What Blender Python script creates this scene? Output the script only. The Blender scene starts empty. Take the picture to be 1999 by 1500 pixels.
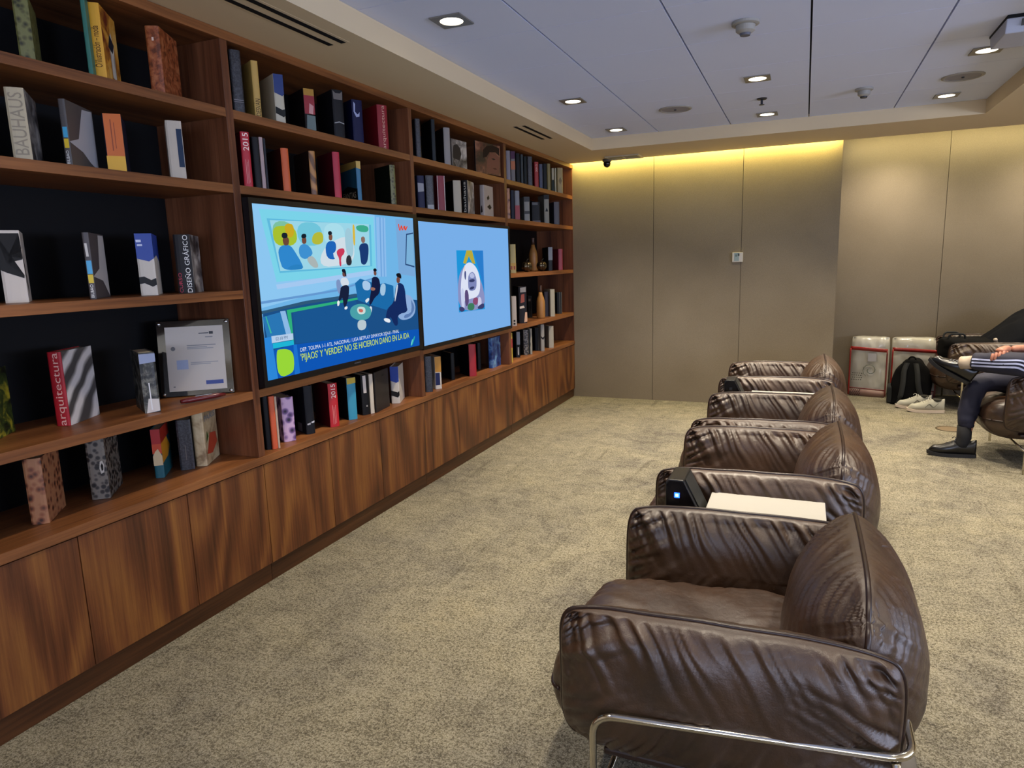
import bpy, bmesh, math, random
from mathutils import Vector, Matrix, noise
random.seed(7)
C = bpy.context.scene.collection
SC = bpy.context.scene
PI = math.pi
# ------------------------------------------------------------------ camera
cam_d = bpy.data.cameras.new('camera'); cam = bpy.data.objects.new('camera', cam_d); C.objects.link(cam)
Rv = Vector((0.921866, 0.386429, -0.028896)); Uv = Vector((-0.040507, 0.170257, 0.984567)); Fv = Vector((-0.385385, 0.906468, -0.172608))
m = Matrix((Rv, Uv, -Fv)).transposed().to_4x4(); m.translation = Vector((2.22357, 0.0, 1.42726))
cam.matrix_world = m
cam_d.sensor_width = 36; cam_d.lens = 24.165; cam_d.clip_start = 0.05; cam_d.clip_end = 60
SC.camera = cam
# ------------------------------------------------------------------ world, exposure
W = bpy.data.worlds.new('world'); SC.world = W; W.use_nodes = True
W.node_tree.nodes['Background'].inputs[0].default_value = (0.5, 0.55, 0.72, 1)
W.node_tree.nodes['Background'].inputs[1].default_value = 0.05
SC.view_settings.view_transform = 'Standard'; SC.view_settings.look = 'None'
SC.view_settings.exposure = 0.0; SC.view_settings.gamma = 1.0; SC.view_settings.use_curve_mapping = False
SC.cycles.use_denoising = True
try: SC.cycles.denoiser = 'OPENIMAGEDENOISE'
except Exception: pass
SC.cycles.max_bounces = 7; SC.cycles.diffuse_bounces = 4; SC.cycles.glossy_bounces = 3
SC.cycles.sample_clamp_indirect = 6; SC.cycles.caustics_reflective = False; SC.cycles.caustics_refractive = False
# light levels of the room
P_SPOT = 212.0; P_COVE = 34.0; P_FILL = 700.0
SPOT_COL = (1.0, 0.87, 0.68); COVE_COL = (1.0, 0.82, 0.22); FILL_COL = (0.56, 0.68, 1.0)
def light(name, kind, loc, power, col, **k):
    d = bpy.data.lights.new(name, kind); d.energy = power; d.color = col
    for a, v in k.items():
        if a != 'rot': setattr(d, a, v)
    o = bpy.data.objects.new(name, d); C.objects.link(o); o.location = loc
    o.rotation_euler = k.get('rot', (0, 0, 0)); return o
# added unseen fill lamps tilted up to brighten the ceiling, right and behind
light('fill_lamp_right', 'AREA', (7.7, 1.2, 1.45), P_FILL * 0.58, FILL_COL, shape='RECTANGLE', size=1.5, size_y=4.8, rot=(0, math.radians(140), 0))
light('fill_lamp_rear', 'AREA', (3.6, -3.35, 1.5), P_FILL * 0.32, FILL_COL, shape='RECTANGLE', size=4.0, size_y=1.2, rot=(math.radians(134), 0, 0))
# cove lamps above the end wall
light('cove_lamp', 'AREA', (1.04, 6.90, 2.47), P_COVE, COVE_COL, shape='RECTANGLE', size=2.88, size_y=0.03, rot=(math.radians(35), 0, 0))
light('cove_lamp_recess', 'AREA', (4.4, 7.70, 2.53), P_COVE * 0.46, (1.0, 0.86, 0.40), shape='RECTANGLE', size=3.7, size_y=0.05, rot=(math.radians(40), 0, 0))

# ------------------------------------------------------------------ helpers
def lin(h):
    return tuple((lambda c: c / 12.92 if c <= 0.04045 else ((c + 0.055) / 1.055) ** 2.4)(int(h[i:i + 2], 16) / 255) for i in (0, 2, 4)) + (1.0,)
MATS = {}
def mat(name, col='808080', rough=0.5, metal=0.0, emit=None, es=1.0, spec=0.5, alpha=None, coat=0.0, trans=0.0):
    if name in MATS: return MATS[name]
    M = bpy.data.materials.new(name); M.use_nodes = True
    b = M.node_tree.nodes['Principled BSDF']
    c = lin(col) if isinstance(col, str) else tuple(col) + (1.0,)
    b.inputs['Base Color'].default_value = c; b.inputs['Roughness'].default_value = rough
    b.inputs['Metallic'].default_value = metal; b.inputs['Specular IOR Level'].default_value = spec
    b.inputs['Coat Weight'].default_value = coat; b.inputs['Transmission Weight'].default_value = trans
    if emit:
        b.inputs['Emission Color'].default_value = lin(emit); b.inputs['Emission Strength'].default_value = es
    if alpha is not None: b.inputs['Alpha'].default_value = alpha
    MATS[name] = M; return M
def nodes(M): return M.node_tree.nodes, M.node_tree.links, M.node_tree.nodes['Principled BSDF']
def nn(M, t, **k):
    n = M.node_tree.nodes.new(t)
    for a, v in k.items(): setattr(n, a, v)
    return n
def ramp(M, stops, interp='LINEAR'):
    r = nn(M, 'ShaderNodeValToRGB'); r.color_ramp.interpolation = interp
    e = r.color_ramp.elements
    while len(e) < len(stops): e.new(0.5)
    for i, (p, c) in enumerate(stops):
        e[i].position = p; e[i].color = lin(c) if isinstance(c, str) else (c, c, c, 1)
    return r
def coords(M, kind='Object', scale=(1, 1, 1), rand=0.0):
    L = M.node_tree.links
    tc = nn(M, 'ShaderNodeTexCoord'); mp = nn(M, 'ShaderNodeMapping'); mp.inputs['Scale'].default_value = scale
    L.new(tc.outputs[kind], mp.inputs['Vector'])
    if rand:
        oi = nn(M, 'ShaderNodeObjectInfo'); mu = nn(M, 'ShaderNodeMath', operation='MULTIPLY'); mu.inputs[1].default_value = rand
        L.new(oi.outputs['Random'], mu.inputs[0]); cx = nn(M, 'ShaderNodeCombineXYZ')
        for i in range(3): L.new(mu.outputs[0], cx.inputs[i])
        L.new(cx.outputs[0], mp.inputs['Location'])
    return mp
def noise_n(M, vec, scale, detail=4, rough=0.5, dist=0.0):
    n = nn(M, 'ShaderNodeTexNoise'); n.inputs['Scale'].default_value = scale; n.inputs['Detail'].default_value = detail
    n.inputs['Roughness'].default_value = rough; n.inputs['Distortion'].default_value = dist
    M.node_tree.links.new(vec.outputs[0], n.inputs['Vector']); return n
def mix(M, a, b, fac, mode='MIX'):
    x = nn(M, 'ShaderNodeMix', data_type='RGBA', blend_type=mode); L = M.node_tree.links
    for s, v in ((0, fac), (6, a), (7, b)):
        if hasattr(v, 'outputs') or hasattr(v, 'is_linked'): L.new(v if hasattr(v, 'is_linked') else v.outputs[0], x.inputs[s])
        else: x.inputs[s].default_value = v
    class O: outputs = [x.outputs[2]]
    return O
def math_n(M, op, a, b=0.0):
    n = nn(M, 'ShaderNodeMath', operation=op); L = M.node_tree.links
    for i, v in enumerate((a, b)):
        if hasattr(v, 'outputs'): L.new(v.outputs[0], n.inputs[i])
        else: n.inputs[i].default_value = v
    return n
def bump(M, h, strength=0.3, dist=0.01):
    b = nn(M, 'ShaderNodeBump'); b.inputs['Strength'].default_value = strength; b.inputs['Distance'].default_value = dist
    M.node_tree.links.new(h.outputs[0], b.inputs['Height'])
    M.node_tree.links.new(b.outputs[0], M.node_tree.nodes['Principled BSDF'].inputs['Normal'])

def wood(name, axis, dark='3d1f12', mid='6b3d24', light_='8a5836', rings=44.0, asp=0.3, ringw=0.4):
    if name in MATS: return MATS[name]
    M = mat(name, '6b3d24', 0.42, spec=0.4); N, L, b = nodes(M)
    sc = lambda k: {'x': (k, 1, 1), 'y': (1, k, 1), 'z': (1, 1, k)}[axis]
    v = coords(M, 'Object', sc(asp), 40.0)
    n1 = noise_n(M, v, 2.6, 2, 0.35, 0.35)
    r = math_n(M, 'SINE', math_n(M, 'MULTIPLY', n1, rings))
    r = math_n(M, 'MULTIPLY', math_n(M, 'ADD', r, 1.0), 0.5)
    v2 = coords(M, 'Object', sc(0.03), 40.0)
    n2 = noise_n(M, v2, 90, 4, 0.65)
    n3 = noise_n(M, v2, 14, 3, 0.6)
    f = math_n(M, 'ADD', math_n(M, 'MULTIPLY', r, ringw * 0.5), math_n(M, 'ADD', math_n(M, 'MULTIPLY', n2, 0.42), math_n(M, 'MULTIPLY', n3, 0.62 - ringw * 0.5)))
    rp = ramp(M, [(0.30, dark), (0.52, mid), (0.78, light_)])
    L.new(f.outputs[0], rp.inputs[0]); L.new(rp.outputs[0], b.inputs['Base Color'])
    bump(M, n2, 0.12, 0.002); return M

def carpet():
    M = mat('carpet', '8f8468', 0.95, spec=0.1); N, L, b = nodes(M)
    v = coords(M, 'Object')
    big = noise_n(M, v, 1.4, 5, 0.65, 0.6)
    mid = noise_n(M, v, 7.0, 6, 0.72, 1.2)
    streak = noise_n(M, coords(M, 'Object', (0.3, 1.5, 1)), 20, 6, 0.8, 1.2)
    cross = noise_n(M, coords(M, 'Object', (2.0, 0.12, 1)), 7, 4, 0.6, 0.4)
    fine = noise_n(M, v, 215, 2, 0.7)
    fin2 = noise_n(M, v, 95, 3, 0.75, 0.4)
    base = ramp(M, [(0.30, '726e68'), (0.44, '8f8a7c'), (0.58, '9d9784'), (0.72, 'a1987f')])
    L.new(math_n(M, 'ADD', math_n(M, 'MULTIPLY', big, 0.7), math_n(M, 'MULTIPLY', mid, 0.3)).outputs[0], base.inputs[0])
    patch = math_n(M, 'ADD', math_n(M, 'MULTIPLY', mid, 0.13), math_n(M, 'MULTIPLY', streak, 0.13))
    sp1 = math_n(M, 'ADD', math_n(M, 'MULTIPLY', fin2, 0.74), patch)
    sp2 = math_n(M, 'ADD', math_n(M, 'MULTIPLY', fine, 0.78), math_n(M, 'MULTIPLY', patch, 0.85))
    a = ramp(M, [(0.40, '484034'), (0.47, 'b4ae9e'), (0.53, 'ffffff')]); L.new(sp1.outputs[0], a.inputs[0])
    d = ramp(M, [(0.38, '3c362c'), (0.47, 'c0bbae'), (0.55, 'ffffff')]); L.new(sp2.outputs[0], d.inputs[0])
    c = ramp(M, [(0.30, '6e675a'), (0.40, 'ffffff')]); L.new(cross.outputs[0], c.inputs[0])
    x = mix(M, base, a, 0.62, 'MULTIPLY'); x = mix(M, x, d, 0.62, 'MULTIPLY'); x = mix(M, x, c, 0.30, 'MULTIPLY')
    L.new(x.outputs[0], b.inputs['Base Color'])
    bump(M, math_n(M, 'ADD', fine, fin2), 0.8, 0.004); return M

def leather():
    M = mat('leather', '40281a', 0.34, spec=0.75, coat=0.10); N, L, b = nodes(M)
    v = coords(M, 'Object')
    n = noise_n(M, v, 6, 4, 0.6); rp = ramp(M, [(0.3, '2c1a0d'), (0.7, '412915')])
    L.new(n.outputs[0], rp.inputs[0]); L.new(rp.outputs[0], b.inputs['Base Color'])
    n2 = noise_n(M, v, 55, 5, 0.65, 0.4); n3 = noise_n(M, v, 420, 2, 0.5)
    rr = ramp(M, [(0.3, 0.38), (0.7, 0.52)]); L.new(n2.outputs[0], rr.inputs[0]); L.new(rr.outputs[0], b.inputs['Roughness'])
    b.inputs['Coat Roughness'].default_value = 0.35
    n4 = noise_n(M, v, 13, 5, 0.55, 0.8); cr = math_n(M, 'ABSOLUTE', math_n(M, 'SUBTRACT', n4, 0.5)); rc = ramp(M, [(0.0, 0.0), (0.045, 1.0)]); L.new(cr.outputs[0], rc.inputs[0])
    bump(M, math_n(M, 'ADD', math_n(M, 'MULTIPLY', rc, 0.05), math_n(M, 'ADD', math_n(M, 'MULTIPLY', n2, 1.0), math_n(M, 'MULTIPLY', n3, 0.25))), 0.32, 0.004); return M

def fabric_wall():
    M = mat('wall_fabric', '7d6f5c', 0.9, spec=0.15); N, L, b = nodes(M)
    v = coords(M, 'Object', (1, 1, 1)); n = noise_n(M, v, 330, 2, 0.8); n2 = noise_n(M, v, 1.5, 3, 0.5)
    rp = ramp(M, [(0.35, '756b5c'), (0.65, '958975')]); L.new(n.outputs[0], rp.inputs[0])
    r2 = ramp(M, [(0.3, 'dedbd6'), (0.7, 'ffffff')]); L.new(n2.outputs[0], r2.inputs[0])
    L.new(mix(M, rp, r2, 0.6, 'MULTIPLY').outputs[0], b.inputs['Base Color']); bump(M, n, 0.3, 0.002); return M

ART = dict(
    olive=('VORO', 60, ['26270f', '55532c', '6b6a3c']), rust=('NOISE', 45, ['5a2a12', '8a4522', 'a5623a']),
    greyphoto=('NOISE', 14, ['2a2828', '77726e', 'b8b2aa']), fashion=('NOISE', 11, ['6a2a18', 'c98a2c', 'dcae5c']),
    nature=('NOISE', 18, ['15160f', '3c4a1e', 'b0a02c']), building=('WAVE', 16, ['4a4644', '8f8a86', 'd0cac6']),
    forest=('NOISE', 40, ['0e100e', '2c2c28', '6a685e']), leopard=('VORO', 42, ['3a2016', '8a5236', 'a4704c']),
    blackpat=('VORO', 55, ['0c0a0a', '2a2420', '6e665c']), dark=('NOISE', 120, ['141316', '26262b', '3c3a40']),
    cream=('NOISE', 14, ['8a7250', 'b8a27c', 'c8b690']), wood=('WAVE', 22, ['5e3a18', '94602c', 'a87438']),
    purple=('VORO', 30, ['1c1030', '7a5a90', 'c8a8c8']), portrait=('NOISE', 7, ['1a1012', '5a3428', '9a6a56']),
    blueart=('NOISE', 14, ['101a4a', '2a4c8c', '6a94b8']))
def art(key):
    if 'art_' + key in MATS: return MATS['art_' + key]
    kind, sc, cols = ART[key]
    M = mat('art_' + key, cols[1], 0.4); N, L, b = nodes(M); v = coords(M, 'Object', (1, 1, 1), 9.0)
    if kind == 'VORO':
        t = nn(M, 'ShaderNodeTexVoronoi'); t.inputs['Scale'].default_value = sc; L.new(v.outputs[0], t.inputs['Vector'])
        st = [(0.15, cols[0]), (0.4, cols[1]), (0.6, cols[2])]
    elif kind == 'WAVE':
        t = nn(M, 'ShaderNodeTexWave', bands_direction='DIAGONAL'); t.inputs['Scale'].default_value = sc * 0.35; t.inputs['Distortion'].default_value = 4
        L.new(v.outputs[0], t.inputs['Vector']); st = [(0.2, cols[0]), (0.5, cols[1]), (0.85, cols[2])]
    else:
        t = noise_n(M, v, sc, 4, 0.6, 0.5); st = [(0.36, cols[0]), (0.5, cols[1]), (0.64, cols[2])]
    rp = ramp(M, st); L.new(t.outputs[0], rp.inputs[0]); L.new(rp.outputs[0], b.inputs['Base Color']); return M

# mesh building
def obj(name, bm_or_me, mats, parent=None, smooth=False, loc=None, rotz=0.0, bev=0.0, seg=2):
    if isinstance(bm_or_me, bmesh.types.BMesh):
        me = bpy.data.meshes.new(name); bm_or_me.normal_update(); bm_or_me.to_mesh(me); bm_or_me.free()
    else: me = bm_or_me
    for mm in (mats if isinstance(mats, (list, tuple)) else [mats]): me.materials.append(mm)
    if smooth:
        for p in me.polygons: p.use_smooth = True
    o = bpy.data.objects.new(name, me); C.objects.link(o)
    if parent is not None: o.parent = parent
    if loc is not None: o.location = loc
    if rotz: o.rotation_euler = (0, 0, rotz)
    if bev:
        b = o.modifiers.new('bevel', 'BEVEL'); b.width = bev; b.segments = seg; b.limit_method = 'ANGLE'; b.angle_limit = math.radians(40)
        b.harden_normals = False
    return o
def tag(o, label, cat, group=None, kind=None):
    if label: o['label'] = label
    if cat: o['category'] = cat
    if group: o['group'] = group
    if kind: o['kind'] = kind
    return o
def thing(name, label, cat, loc=(0, 0, 0), rotz=0.0, group=None):
    o = bpy.data.objects.new(name, None); C.objects.link(o); o.empty_display_size = 0.1
    o.location = loc; o.rotation_euler = (0, 0, rotz); return tag(o, label, cat, group)
def struct(name, bm, mm, **k):
    o = obj(name, bm, mm, **k); o['kind'] = 'structure'; return o
def nb(): return bmesh.new()
def box(bm, x0, x1, y0, y1, z0, z1, mi=0):
    v = [bm.verts.new(p) for p in ((x0, y0, z0), (x1, y0, z0), (x1, y1, z0), (x0, y1, z0), (x0, y0, z1), (x1, y0, z1), (x1, y1, z1), (x0, y1, z1))]
    for f in ((0, 3, 2, 1), (4, 5, 6, 7), (0, 1, 5, 4), (1, 2, 6, 5), (2, 3, 7, 6), (3, 0, 4, 7)):
        bm.faces.new([v[i] for i in f]).material_index = mi
    return bm
def bx(*a): return box(nb(), *a)
def prism(bm, pts, vec, mi=0):
    a = [bm.verts.new(p) for p in pts]; b = [bm.verts.new(Vector(p) + Vector(vec)) for p in pts]
    bm.faces.new(a).material_index = mi; bm.faces.new(b[::-1]).material_index = mi
    for i in range(len(pts)):
        j = (i + 1) % len(pts); bm.faces.new((a[j], a[i], b[i], b[j])).material_index = mi
    bmesh.ops.recalc_face_normals(bm, faces=bm.faces); return bm
def lathe(bm, prof, cx=0, cy=0, n=32, mi=0):
    rings = []
    for r, z in prof:
        rings.append([bm.verts.new((cx + r * math.cos(2 * PI * i / n), cy + r * math.sin(2 * PI * i / n), z)) for i in range(n)] if r > 1e-5 else [bm.verts.new((cx, cy, z))])
    for a, b in zip(rings, rings[1:]):
        for i in range(n):
            j = (i + 1) % n
            q = [a[i % len(a)], a[j % len(a)], b[j % len(b)], b[i % len(b)]]; q2 = []
            for v in q:
                if v not in q2: q2.append(v)
            if len(q2) > 2: bm.faces.new(q2).material_index = mi
    bmesh.ops.recalc_face_normals(bm, faces=bm.faces); return bm
def tube(bm, pts, r, n=10, closed=False, mi=0, taper=None):
    P = [Vector(p) for p in pts]; N = len(P); up = None; rings = []
    for i, p in enumerate(P):
        a = P[(i - 1) % N] if (closed or i > 0) else p; b = P[(i + 1) % N] if (closed or i < N - 1) else p
        t = (b - a).normalized()
        if up is None: up = t.orthogonal().normalized()
        up = (up - t * up.dot(t)); up = up.normalized() if up.length > 1e-6 else t.orthogonal().normalized()
        s = t.cross(up); rr = r if taper is None else r * taper[i]
        rings.append([bm.verts.new(p + (up * math.cos(2 * PI * k / n) + s * math.sin(2 * PI * k / n)) * rr) for k in range(n)])
    for i in range(N if closed else N - 1):
        a, b = rings[i], rings[(i + 1) % N]
        for k in range(n): bm.faces.new((a[k], a[(k + 1) % n], b[(k + 1) % n], b[k])).material_index = mi
    if not closed:
        bm.faces.new(rings[0][::-1]).material_index = mi; bm.faces.new(rings[-1]).material_index = mi
    return bm
def bend(pts, r, n=6):
    out = [Vector(pts[0])]
    for i in range(1, len(pts) - 1):
        p, a, b = Vector(pts[i]), Vector(pts[i - 1]), Vector(pts[i + 1])
        u = (a - p).normalized(); w = (b - p).normalized(); rr = min(r, (a - p).length * .45, (b - p).length * .45)
        s, e = p + u * rr, p + w * rr
        for k in range(n + 1):
            t = k / n; out.append(s * (1 - t) ** 2 + p * 2 * t * (1 - t) + e * t * t)
    out.append(Vector(pts[-1])); return out
def sphere(bm, c, r, sx=1, sy=1, sz=1, u=20, v=12):
    bmesh.ops.create_uvsphere(bm, u_segments=u, v_segments=v, radius=r, matrix=Matrix.Translation(c) @ Matrix.Diagonal((sx, sy, sz, 1))); return bm
_tc = {}
def text_mesh(s, size, width=None, extr=0.0):
    """A flat text mesh in its own XY plane, start at x=0, centred on y=0, cap height about `size`."""
    cu = bpy.data.curves.new('t', 'FONT'); cu.body = s; cu.size = size / 0.72; cu.align_x = 'LEFT'; cu.align_y = 'BOTTOM_BASELINE'; cu.extrude = extr
    cu.resolution_u = 3
    o = bpy.data.objects.new('t', cu); C.objects.link(o); bpy.context.view_layer.update()
    me = bpy.data.meshes.new_from_object(o.evaluated_get(bpy.context.evaluated_depsgraph_get()))
    bpy.data.objects.remove(o); bpy.data.curves.remove(cu)
    xs = [v.co.x for v in me.vertices] or [0]; x0, x1 = min(xs), max(xs)
    k = (width / (x1 - x0)) if width else 1.0
    for v in me.vertices: v.co.x = (v.co.x - x0) * k; v.co.y -= size / 2
    return me
# ------------------------------------------------------------------ measures
ZA, ZB, ZC_, ZD, ZE = 2.0936, 1.7886, 1.3469, 0.9043, 0.6014
TH = 0.0355; ZT = 2.362; H = 2.40; HT = 2.5016; YW = 6.964; YR = 7.93; XR = 2.4976
TX0, TX1, TY0, TY1 = 0.4354, 3.3883, -1.47, 6.1824
RX1, RY0 = 8.0, -3.6
DIV = [(0.86, 0.90), (2.3032, 2.3426), (3.7591, 3.7991), (5.1944, 5.2412)]; YE = 6.955
# ------------------------------------------------------------------ shell
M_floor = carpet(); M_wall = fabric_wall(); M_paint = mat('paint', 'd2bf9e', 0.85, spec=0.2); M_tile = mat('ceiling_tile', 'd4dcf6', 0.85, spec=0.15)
M_seam = mat('dark_gap', '15151a', 0.9); M_black = mat('black_matte', '060608', 0.6, spec=0.2)
struct('floor', bx(-0.42, RX1, RY0, YR + 0.1, -0.08, 0), M_floor)
b = nb()
for x0, x1, y0, y1 in ((-0.5, TX0, RY0, 6.88), (TX1, RX1, RY0, 6.88), (TX0, TX1, TY1, 6.88), (TX0, TX1, RY0, TY0)):
    box(b, x0, x1, y0, y1, H, H + 0.14)
struct('ceiling', b, M_paint)
struct('ceiling_recess', bx(XR - 0.1, RX1, 6.881, YR + 0.1, 2.56, 2.70), M_paint)
struct('ceiling_cove', bx(-0.5, XR - 0.1, 6.881, YR, 2.56, 2.70), M_paint)
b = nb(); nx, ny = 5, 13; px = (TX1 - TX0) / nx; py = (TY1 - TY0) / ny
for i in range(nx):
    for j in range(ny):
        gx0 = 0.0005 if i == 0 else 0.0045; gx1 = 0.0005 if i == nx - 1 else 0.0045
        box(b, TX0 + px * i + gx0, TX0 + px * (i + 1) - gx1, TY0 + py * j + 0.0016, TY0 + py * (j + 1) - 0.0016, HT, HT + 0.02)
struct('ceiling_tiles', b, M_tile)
struct('ceiling_void', bx(TX0, TX1, TY0, TY1, HT + 0.021, HT + 0.04), M_seam)
# end wall in fabric panels, stepping back behind the seats
def panel_wall(name, xs, y, z1):
    b = nb()
    for x0, x1 in zip(xs, xs[1:]): box(b, x0 + 0.0025, x1 - 0.0025, y, y + 0.03, 0.0, z1)
    box(b, xs[0], xs[-1], y + 0.012, y + 0.06, 0.0, z1)
    return struct(name, b, M_wall)
panel_wall('wall_back', [-0.42, 0.8316, 1.6635, XR], YW, 2.56)
panel_wall('wall_back_recess', [XR, 3.46, 4.41, 5.36, 6.31, 7.26, RX1], YR, 2.56)
struct('wall_return', bx(XR - 0.04, XR, YW + 0.06, YR, 0, 2.56), M_wall)
struct('wall_left', bx(-0.48, -0.42, RY0, YW, 0, H), M_paint)
struct('wall_right', bx(RX1, RX1 + 0.06, RY0, YR + 0.1, 0, 2.56), M_paint)
struct('wall_front', bx(-0.42, RX1, RY0 - 0.06, RY0, 0, H), M_paint)
# added frames on the unseen walls behind the two fill lamps
M_fill_frame = mat('fill_frame_paint', 'b8b4aa', 0.5)
b = nb()
for i in range(5): box(b, 1.58 + i * 1.0 , 1.62 + i * 1.0, RY0 + 0.001, RY0 + 0.05, 0.9, 2.1)
for z in (0.86, 2.1): box(b, 1.58, 5.62, RY0 + 0.001, RY0 + 0.05, z, z + 0.04)
struct('fill_frame_1', b, M_fill_frame)
b = nb()
for i in range(5): box(b, RX1 - 0.05, RX1 - 0.001, -1.32 + i * 1.26, -1.28 + i * 1.26, 0.6, 2.3)
for z in (0.56, 2.3): box(b, RX1 - 0.05, RX1 - 0.001, -1.32, 3.76, z, z + 0.04)
struct('fill_frame_2', b, M_fill_frame)
# ------------------------------------------------------------------ bookcase
WH = wood('walnut_shelf', 'y', dark='482612', mid='80502c', light_='a2693c', asp=0.12, ringw=0.25); WV = wood('walnut_upright', 'z', dark='3d1f12', mid='693e26', light_='885638', asp=0.15, ringw=0.25); WD = wood('walnut_door', 'z', dark='351c0e', mid='673b20', light_='90602f'); WP = wood('walnut_plinth', 'y', dark='26150a', mid='4a2c17', light_='643f24', asp=0.12, ringw=0.2)
bc = thing('bookcase', 'built-in walnut bookcase with black back filling the whole side wall', 'bookcase', (0, 0, 0))
for (a, c) in DIV + [(YE - 0.001, YW - 0.002)]:
    obj('divider', bx(-0.40, 0, a, c, ZE, ZT), WV, bc, bev=0.0012)
obj('back_panel', bx(-0.415, -0.40, DIV[0][0], YW - 0.002, ZE, H - 0.001), M_black, bc)
obj('top_board', bx(-0.40, 0.004, DIV[0][0], YW - 0.002, ZT, H - 0.001), WH, bc, bev=0.0012)
bays = [(DIV[i][1], DIV[i + 1][0] if i < 3 else YE - 0.001) for i in range(4)]
for i, (a, c) in enumerate(bays):
    for k, z in enumerate((ZA, ZB, ZC_, ZD)):
        if k == 2 and i in (1, 2): continue
        obj('shelf', bx(-0.40, -0.0005, a + 0.0005, c - 0.0005, z - TH, z), WH, bc, bev=0.0012)
wt = obj('worktop', bx(-0.415, 0.006, DIV[0][0], YW - 0.002, ZE - 0.0355, ZE - 0.0005), WH, bev=0.0015)
tag(wt, 'long walnut worktop running under all the bookcase bays', 'worktop')
doors = [[0.86, 1.01, 1.447, 1.900, 2.327], [2.327, 2.80, 3.26, 3.775], [3.775, 4.24, 4.74, 5.215], [5.215, 5.80, 6.38, YW - 0.002]]
cl = ['nearest the camera', 'under the talk show television', 'under the second television', 'beside the end wall']
for i, ys in enumerate(doors):
    t = thing('base_cabinet', 'low walnut base cabinet with plain doors, the one ' + cl[i], 'cabinet', (0, ys[0], 0), group='base cabinets under the bookcase')
    y0 = ys[0]
    obj('carcass', bx(-0.415, -0.022, 0.0005, ys[-1] - y0 - 0.0005, 0.0892, ZE - 0.0365), WV, t)
    for a, c in zip(ys, ys[1:]):
        obj('door', bx(-0.0215, 0, 0, c - a - 0.0036, 0, ZE - 0.0365 - 0.0892 - 0.004), WD, t, loc=(0, a - y0 + 0.0018, 0.0892), bev=0.0008)
    obj('plinth', bx(-0.415, -0.012, 0.001, ys[-1] - y0 - 0.001, 0.0, 0.087), WP, t, bev=0.0015)
# ------------------------------------------------------------------ televisions
M_tvb = mat('tv_plastic', '08080c', 0.3)
def emis(h, s=1.0):
    n = 'screen_' + h
    if n in MATS: return MATS[n]
    M = bpy.data.materials.new(n); M.use_nodes = True; N = M.node_tree.nodes; N.clear()
    e = N.new('ShaderNodeEmission'); e.inputs[0].default_value = lin(h); e.inputs[1].default_value = s
    o = N.new('ShaderNodeOutputMaterial'); M.node_tree.links.new(e.outputs[0], o.inputs[0]); MATS[n] = M; return M
def poly_sheet(name, polys, place, parent, mfun):
    """flat printed or displayed shapes; place(u, v, k) gives the point of layer k"""
    b = nb(); hs = []
    for k, (h, pts) in enumerate(polys):
        if h not in hs: hs.append(h)
        vs = []
        for u, v in pts:
            p = place(u, v, k)
            if not vs or (vs[-1].co - Vector(p)).length > 1e-5: vs.append(b.verts.new(p))
        if len(vs) < 3: continue
        f = b.faces.new(vs); f.material_index = hs.index(h)
    r = bmesh.ops.triangulate(b, faces=b.faces[:])
    return obj(name, b, [mfun(h) for h in hs], parent)
def tv(label, y0, y1, z0, z1, sy0, sy1, sz0, sz1, polys, texts, xf):
    t = thing('television', label, 'television', (0, y0, z0), group='televisions set into the bookcase')
    b = nb()
    for a in ((0, sy0 - y0, 0, z1 - z0), (sy1 - y0, y1 - y0, 0, z1 - z0), (sy0 - y0, sy1 - y0, 0, sz0 - z0), (sy0 - y0, sy1 - y0, sz1 - z0, z1 - z0)):
        box(b, xf - 0.03, xf + 0.004, a[0], a[1], a[2], a[3])
    obj('bezel', b, M_tvb, t)
    obj('housing', bx(-0.06, xf - 0.0302, 0.03, y1 - y0 - 0.03, 0.03, z1 - z0 - 0.03), M_tvb, t, bev=0.004)
    sc = obj('screen', bx(xf - 0.028, xf - 0.001, sy0 - y0 + 0.0002, sy1 - y0 - 0.0002, sz0 - z0 + 0.0002, sz1 - z0 - 0.0002), M_tvb, t)
    pl = lambda u, v, k: (xf + 0.00002 * k, sy0 - y0 + u * (sy1 - sy0), sz0 - z0 + v * (sz1 - sz0))
    poly_sheet('displayed_picture', polys, pl, sc, emis)
    for s, h, A, B_, hh in texts:
        wdt = math.hypot((B_[0] - A[0]) * (sy1 - sy0), (B_[1] - A[1]) * (sz1 - sz0)); size = hh * (sz1 - sz0)
        me = text_mesh(s, size, wdt); ang = math.atan2((B_[1] - A[1]) * (sz1 - sz0), (B_[0] - A[0]) * (sy1 - sy0))
        c, sn = math.cos(ang), math.sin(ang)
        for vtx in me.vertices:
            a, bb = vtx.co.x, vtx.co.y + size / 2
            vtx.co = Vector((xf + 0.0032, sy0 - y0 + A[0] * (sy1 - sy0) + a * c - bb * sn, sz0 - z0 + A[1] * (sz1 - sz0) + a * sn + bb * c))
        obj('caption', me, emis(h), sc)
    obj('maker_badge', bx(xf + 0.004, xf + 0.0044, (y1 - y0) / 2 - 0.03, (y1 - y0) / 2 + 0.03, (sz0 - z0) * 0.5 - 0.003, (sz0 - z0) * 0.5 + 0.003), mat('badge_grey', '3a3c46', 0.4), t)
    return t
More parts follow.
